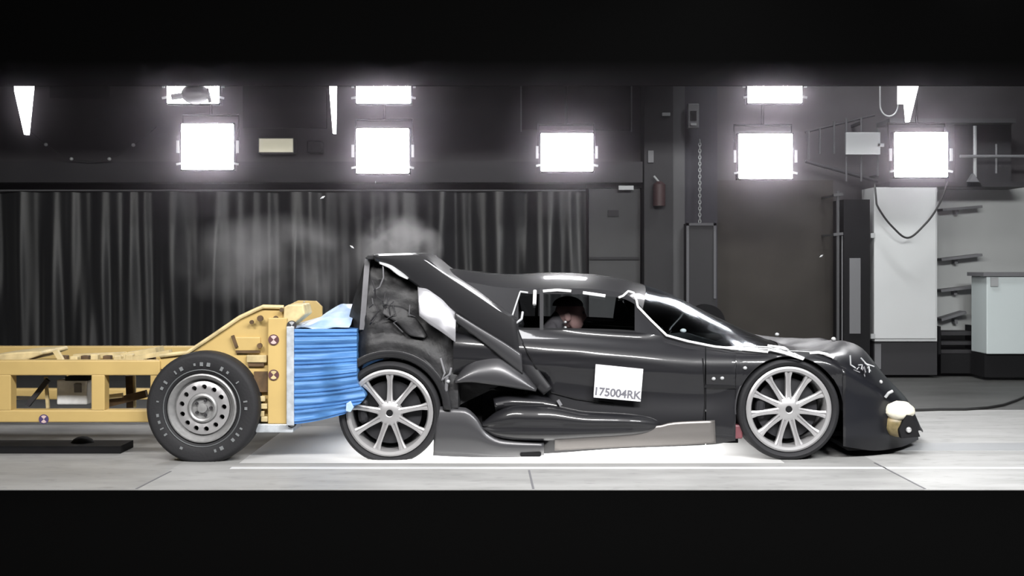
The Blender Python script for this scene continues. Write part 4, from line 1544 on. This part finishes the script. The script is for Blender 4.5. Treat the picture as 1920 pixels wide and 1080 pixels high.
# pale foil wrap crumpled on top of the block
rows = []
for i in range(21):
    u = i / 20
    px = lerp(552, 655, u)
    hi = lerp(612, 572, min(1, u * 1.6) ** 0.8)
    r = []
    for k in range(9):
        v = k / 8
        q = at(px, 617, 8.06)
        top = at(px, hi, 8.6)
        p = Vector((q.x, lerp(8.06, 8.7, v), lerp(q.z, top.z, math.sin(v * math.pi / 2))))
        p.z += 0.02 * noise.noise(p * 9)
        p.y += 0.03 * noise.noise(p * 7 + Vector((3, 3, 3)))
        r.append(p)
    r.append(Vector((r[-1].x, 9.5, at(0, 617, 8.06).z)))
    rows.append(r)
MB().grid(rows).build('foil_wrap', M['bluewhite'], tr, smooth=True, angle=30)
b = MB().pprism([(649, 757), (657, 752), (663, 764), (657, 773), (648, 771)], 7.955, 0.03)
b.build('torn_foil', M['bluewhite'], tr, bevel=0.004)


def trolley_wheel(px, py, Y, side=1):
    c = at(px, py, 8.0)
    cx, cz = c.x, c.z
    e = empty('wheel', (0, 0, 0))
    e.parent = tr
    e.location = Vector((cx, Y, cz)) - wloc(tr)
    Rt, rr = 0.365, 0.222

    def fin(mb):
        if side < 0:
            for p in mb.v:
                p.y = 2 * Y - p.y
        return mb
    b = MB().lathe(tyre_prof(Rt, rr, 0.24), (cx, Y, cz), 80, closed=True)
    deform_floor(b, 0.0, cx, cz, 0.3)
    fin(b).build('tyre', M['tyre'], e, smooth=True, angle=50)
    # raised sidewall rings and lettering blocks
    fin(MB().lathe([(0.245, 0.008), (0.248, 0.002), (0.252, 0.008)], (cx, Y, cz), 64)).build('sidewall_ring', M['tyremark'], e, smooth=True)
    b = MB()
    random.seed(5)
    for k in range(40):
        if random.random() < 0.38:
            continue
        a = 2 * math.pi * k / 40
        d = Vector((math.sin(a), 0, math.cos(a)))
        nrm = Vector((math.cos(a), 0, -math.sin(a)))
        p = Vector((cx, Y + 0.001, cz)) + d * 0.286
        h, w = random.uniform(0.008, 0.014), random.uniform(0.004, 0.012)
        vs = [p + d * h + nrm * w, p + d * h - nrm * w, p - d * h - nrm * w, p - d * h + nrm * w]
        b = MB()
        b.add(vs + [q + Vector((0, -0.004, 0)) for q in vs], [(0, 1, 2, 3), (4, 5, 6, 7), (0, 1, 5, 4), (1, 2, 6, 5), (2, 3, 7, 6), (3, 0, 4, 7)])
        fin(b).build('raised_letter', M['tyremark'], e)
    prof = [(rr + 0.002, 0.03), (rr, 0.006), (rr - 0.008, 0.002), (rr - 0.016, 0.012), (rr - 0.03, 0.03), (rr - 0.04, 0.055), (rr - 0.052, 0.06)]
    fin(MB().lathe(prof, (cx, Y, cz), 64)).build('rim', M['steelrim'], e, smooth=True, angle=40)
    # disc with a ring of holes: built as a mesh with the holes left open
    nh, seg = 13, 8
    b = MB()
    r_in, r_mid, r_out, rh = 0.098, 0.137, 0.172, 0.0165

    def yy(r):
        return Y + 0.03 + 0.03 * ((r - 0.13) / 0.05) ** 2 * 0.5
    for k in range(nh):
        a0 = 2 * math.pi * (k + 0.15) / nh
        ring_o, ring_i = [], []
        for j in range(16):
            t = 2 * math.pi * j / 16
            hr, ht = math.sin(t), math.cos(t)
            ring_i.append((r_mid + rh * hr, a0 + rh * ht / r_mid))
            m = max(abs(hr), abs(ht))
            sr, st = hr / m, ht / m
            ring_o.append((lerp(r_in, r_out, (sr + 1) / 2), a0 + st * math.pi / nh))
        V = lambda r, a, dy=0: Vector((cx + r * math.sin(a), yy(r) + dy, cz + r * math.cos(a)))
        base = [V(*q) for q in ring_o] + [V(*q) for q in ring_i] + [V(q[0], q[1], 0.03) for q in ring_i]
        fs = []
        for j in range(16):
            jn = (j + 1) % 16
            fs.append((j, jn, 16 + jn, 16 + j))
            fs.append((16 + j, 16 + jn, 32 + jn, 32 + j))
        b.add(base, fs)
    fin(b).build('wheel_disc', M['alloy'], e, smooth=True, angle=30)
    prof = [(0.098, 0.040), (0.092, 0.022), (0.082, 0.016), (0.072, 0.022), (0.068, 0.05), (0.03, 0.05), (0.03, 0.02), (0.0, 0.016)]
    fin(MB().lathe(prof, (cx, Y, cz), 40)).build('hub', M['steelrim'], e, smooth=True, angle=30)
    for k in range(5):
        a = 2 * math.pi * k / 5 + 0.3
        p = Vector((cx + 0.05 * math.sin(a), Y + 0.03, cz + 0.05 * math.cos(a)))
        fin(MB().lathe([(0, 0), (0.010, 0), (0.010, 0.03)], p, 6)).build('wheel_nut', M['column'], e)
    fin(MB().lathe([(0.0, 0.09), (rr - 0.03, 0.09)], (cx, Y, cz), 40)).build('wheel_back', M['blackm'], e)
    return e


trolley_wheel(380, 765, 7.97, 1)
trolley_wheel(380, 765, 9.6, -1)
q = at(380, 765, 8.0)
MB().tube([(q.x, 8.1, q.z), (q.x, 9.5, q.z)], 0.035, 12).build('axle', M['column'], tr, smooth=True)

# ------------------------------------------------------------------ dust thrown up by the impact


def dust(name, label, px0, px1, py0, py1, Y0, Y1, dens, scale, off, blobs):
    a, c = at(px0, py1, (Y0 + Y1) / 2), at(px1, py0, (Y0 + Y1) / 2)
    cen = Vector(((a.x + c.x) / 2, (Y0 + Y1) / 2, (a.z + c.z) / 2))
    b = MB()
    b.sphere(cen, (c.x - a.x) / 2, (Y1 - Y0) / 2, (c.z - a.z) / 2, 24, 14)
    m = bpy.data.materials.new(name)
    m.use_nodes = True
    nt = m.node_tree
    nt.nodes.remove(nt.nodes['Principled BSDF'])
    out = nt.nodes['Material Output']
    pv = nt.nodes.new('ShaderNodeVolumePrincipled')
    pv.inputs['Color'].default_value = (0.72, 0.71, 0.72, 1)
    pv.inputs['Anisotropy'].default_value = 0.3
    tc = nt.nodes.new('ShaderNodeTexCoord')
    nz = nt.nodes.new('ShaderNodeTexNoise')
    nz.inputs['Scale'].default_value = scale
    nz.inputs['Detail'].default_value = 5
    nz.inputs['Distortion'].default_value = 0.6
    mp = nt.nodes.new('ShaderNodeMapping')
    mp.inputs['Location'].default_value = off
    nt.links.new(tc.outputs['Object'], mp.inputs[0])
    nt.links.new(mp.outputs[0], nz.inputs['Vector'])
    # density falls to nothing at the cloud's edge
    gen = nt.nodes.new('ShaderNodeMapping')
    gen.inputs['Location'].default_value = (-1, -1, -1)
    gen.inputs['Scale'].default_value = (2, 2, 2)
    nt.links.new(tc.outputs['Generated'], gen.inputs[0])
    ln = nt.nodes.new('ShaderNodeVectorMath')
    ln.operation = 'LENGTH'
    nt.links.new(gen.outputs[0], ln.inputs[0])
    mr = nt.nodes.new('ShaderNodeMapRange')
    mr.inputs['From Min'].default_value = 1.0
    mr.inputs['From Max'].default_value = 0.35
    nt.links.new(ln.outputs['Value'], mr.inputs['Value'])
    nr = nt.nodes.new('ShaderNodeMapRange')
    nr.inputs['From Min'].default_value = 0.42
    nr.inputs['From Max'].default_value = 0.66
    nt.links.new(nz.outputs['Fac'], nr.inputs['Value'])
    mu = nt.nodes.new('ShaderNodeMath')
    mu.operation = 'MULTIPLY'
    nt.links.new(mr.outputs[0], mu.inputs[0])
    nt.links.new(nr.outputs[0], mu.inputs[1])
    m2 = nt.nodes.new('ShaderNodeMath')
    m2.operation = 'MULTIPLY'
    m2.inputs[1].default_value = dens
    nt.links.new(mu.outputs[0], m2.inputs[0])
    nt.links.new(m2.outputs[0], pv.inputs['Density'])
    nt.links.new(pv.outputs[0], out.inputs['Volume'])
    e = MB()
    o = b.build(name, m)
    # origin at the cloud's centre
    o.data.transform(__import__('mathutils').Matrix.Translation(-cen))
    o.location = cen
    tag(o, label, 'dust', None, 'stuff')
    return o


dust('dust_cloud', 'pale dust cloud rising behind the raised rear of the car', 655, 835, 395, 540, 8.8, 9.7, 5.5, 5.0, (0, 0, 0), 0)
dust('dust_cloud', 'thin dust streaming left from the crash over the trolley', 300, 720, 395, 590, 8.9, 9.8, 1.6, 2.6, (5, 2, 1), 0)

# flying debris
for (px, py, r, lab) in ((605, 370, 0.022, 'pale flying shard high above the blue block'), (660, 463, 0.02, 'pale flying shard beside the dust cloud'),
                         (704, 342, 0.012, 'thin pale shard just below the floodlight over the car rear'),
                         (570, 566, 0.012, 'grey shard flying just above the yellow trolley lug'), (1540, 480, 0.02, 'grey shard flying in front of the brown-grey wall')):
    b = MB()
    c = at(px, py, 9.2)
    d = Vector((1, 0.3, 0.6)) if px != 660 else Vector((1, 0.2, -0.7))
    if px == 704:
        d = Vector((0.05, 0, 1))
    d.normalize()
    n = d.cross(Vector((0, 1, 0))).normalized()
    vs = [c - d * r, c + n * r * 0.35, c + d * r, c - n * r * 0.4, c + Vector((0, r * 0.4, 0)), c - Vector((0, r * 0.4, 0))]
    b.add(vs, [(0, 1, 4), (1, 2, 4), (2, 3, 4), (3, 0, 4), (1, 0, 5), (2, 1, 5), (3, 2, 5), (0, 3, 5)])
    tag(b.build('debris_shard', M['tape'] if px in (605, 660) else M['lightgrey']), lab, 'debris', 'shards flying from the crash')

# thin haze added behind the track to imitate lens glow around the lamps
hz = MB().box(-7.9, 7.9, 10.1, 13.4, 0.02, 2.93).build('haze', bpy.data.materials.new('haze'))
hm = hz.data.materials[0]
hm.use_nodes = True
hm.node_tree.nodes.remove(hm.node_tree.nodes['Principled BSDF'])
vs_ = hm.node_tree.nodes.new('ShaderNodeVolumeScatter')
vs_.inputs['Color'].default_value = (0.97, 0.88, 1.0, 1)
vs_.inputs['Density'].default_value = 0.026
vs_.inputs['Anisotropy'].default_value = 0.9
hm.node_tree.links.new(vs_.outputs[0], hm.node_tree.nodes['Material Output'].inputs['Volume'])
tag(hz, 'thin haze added to imitate lens glow around the floodlights', 'haze', None, 'stuff')
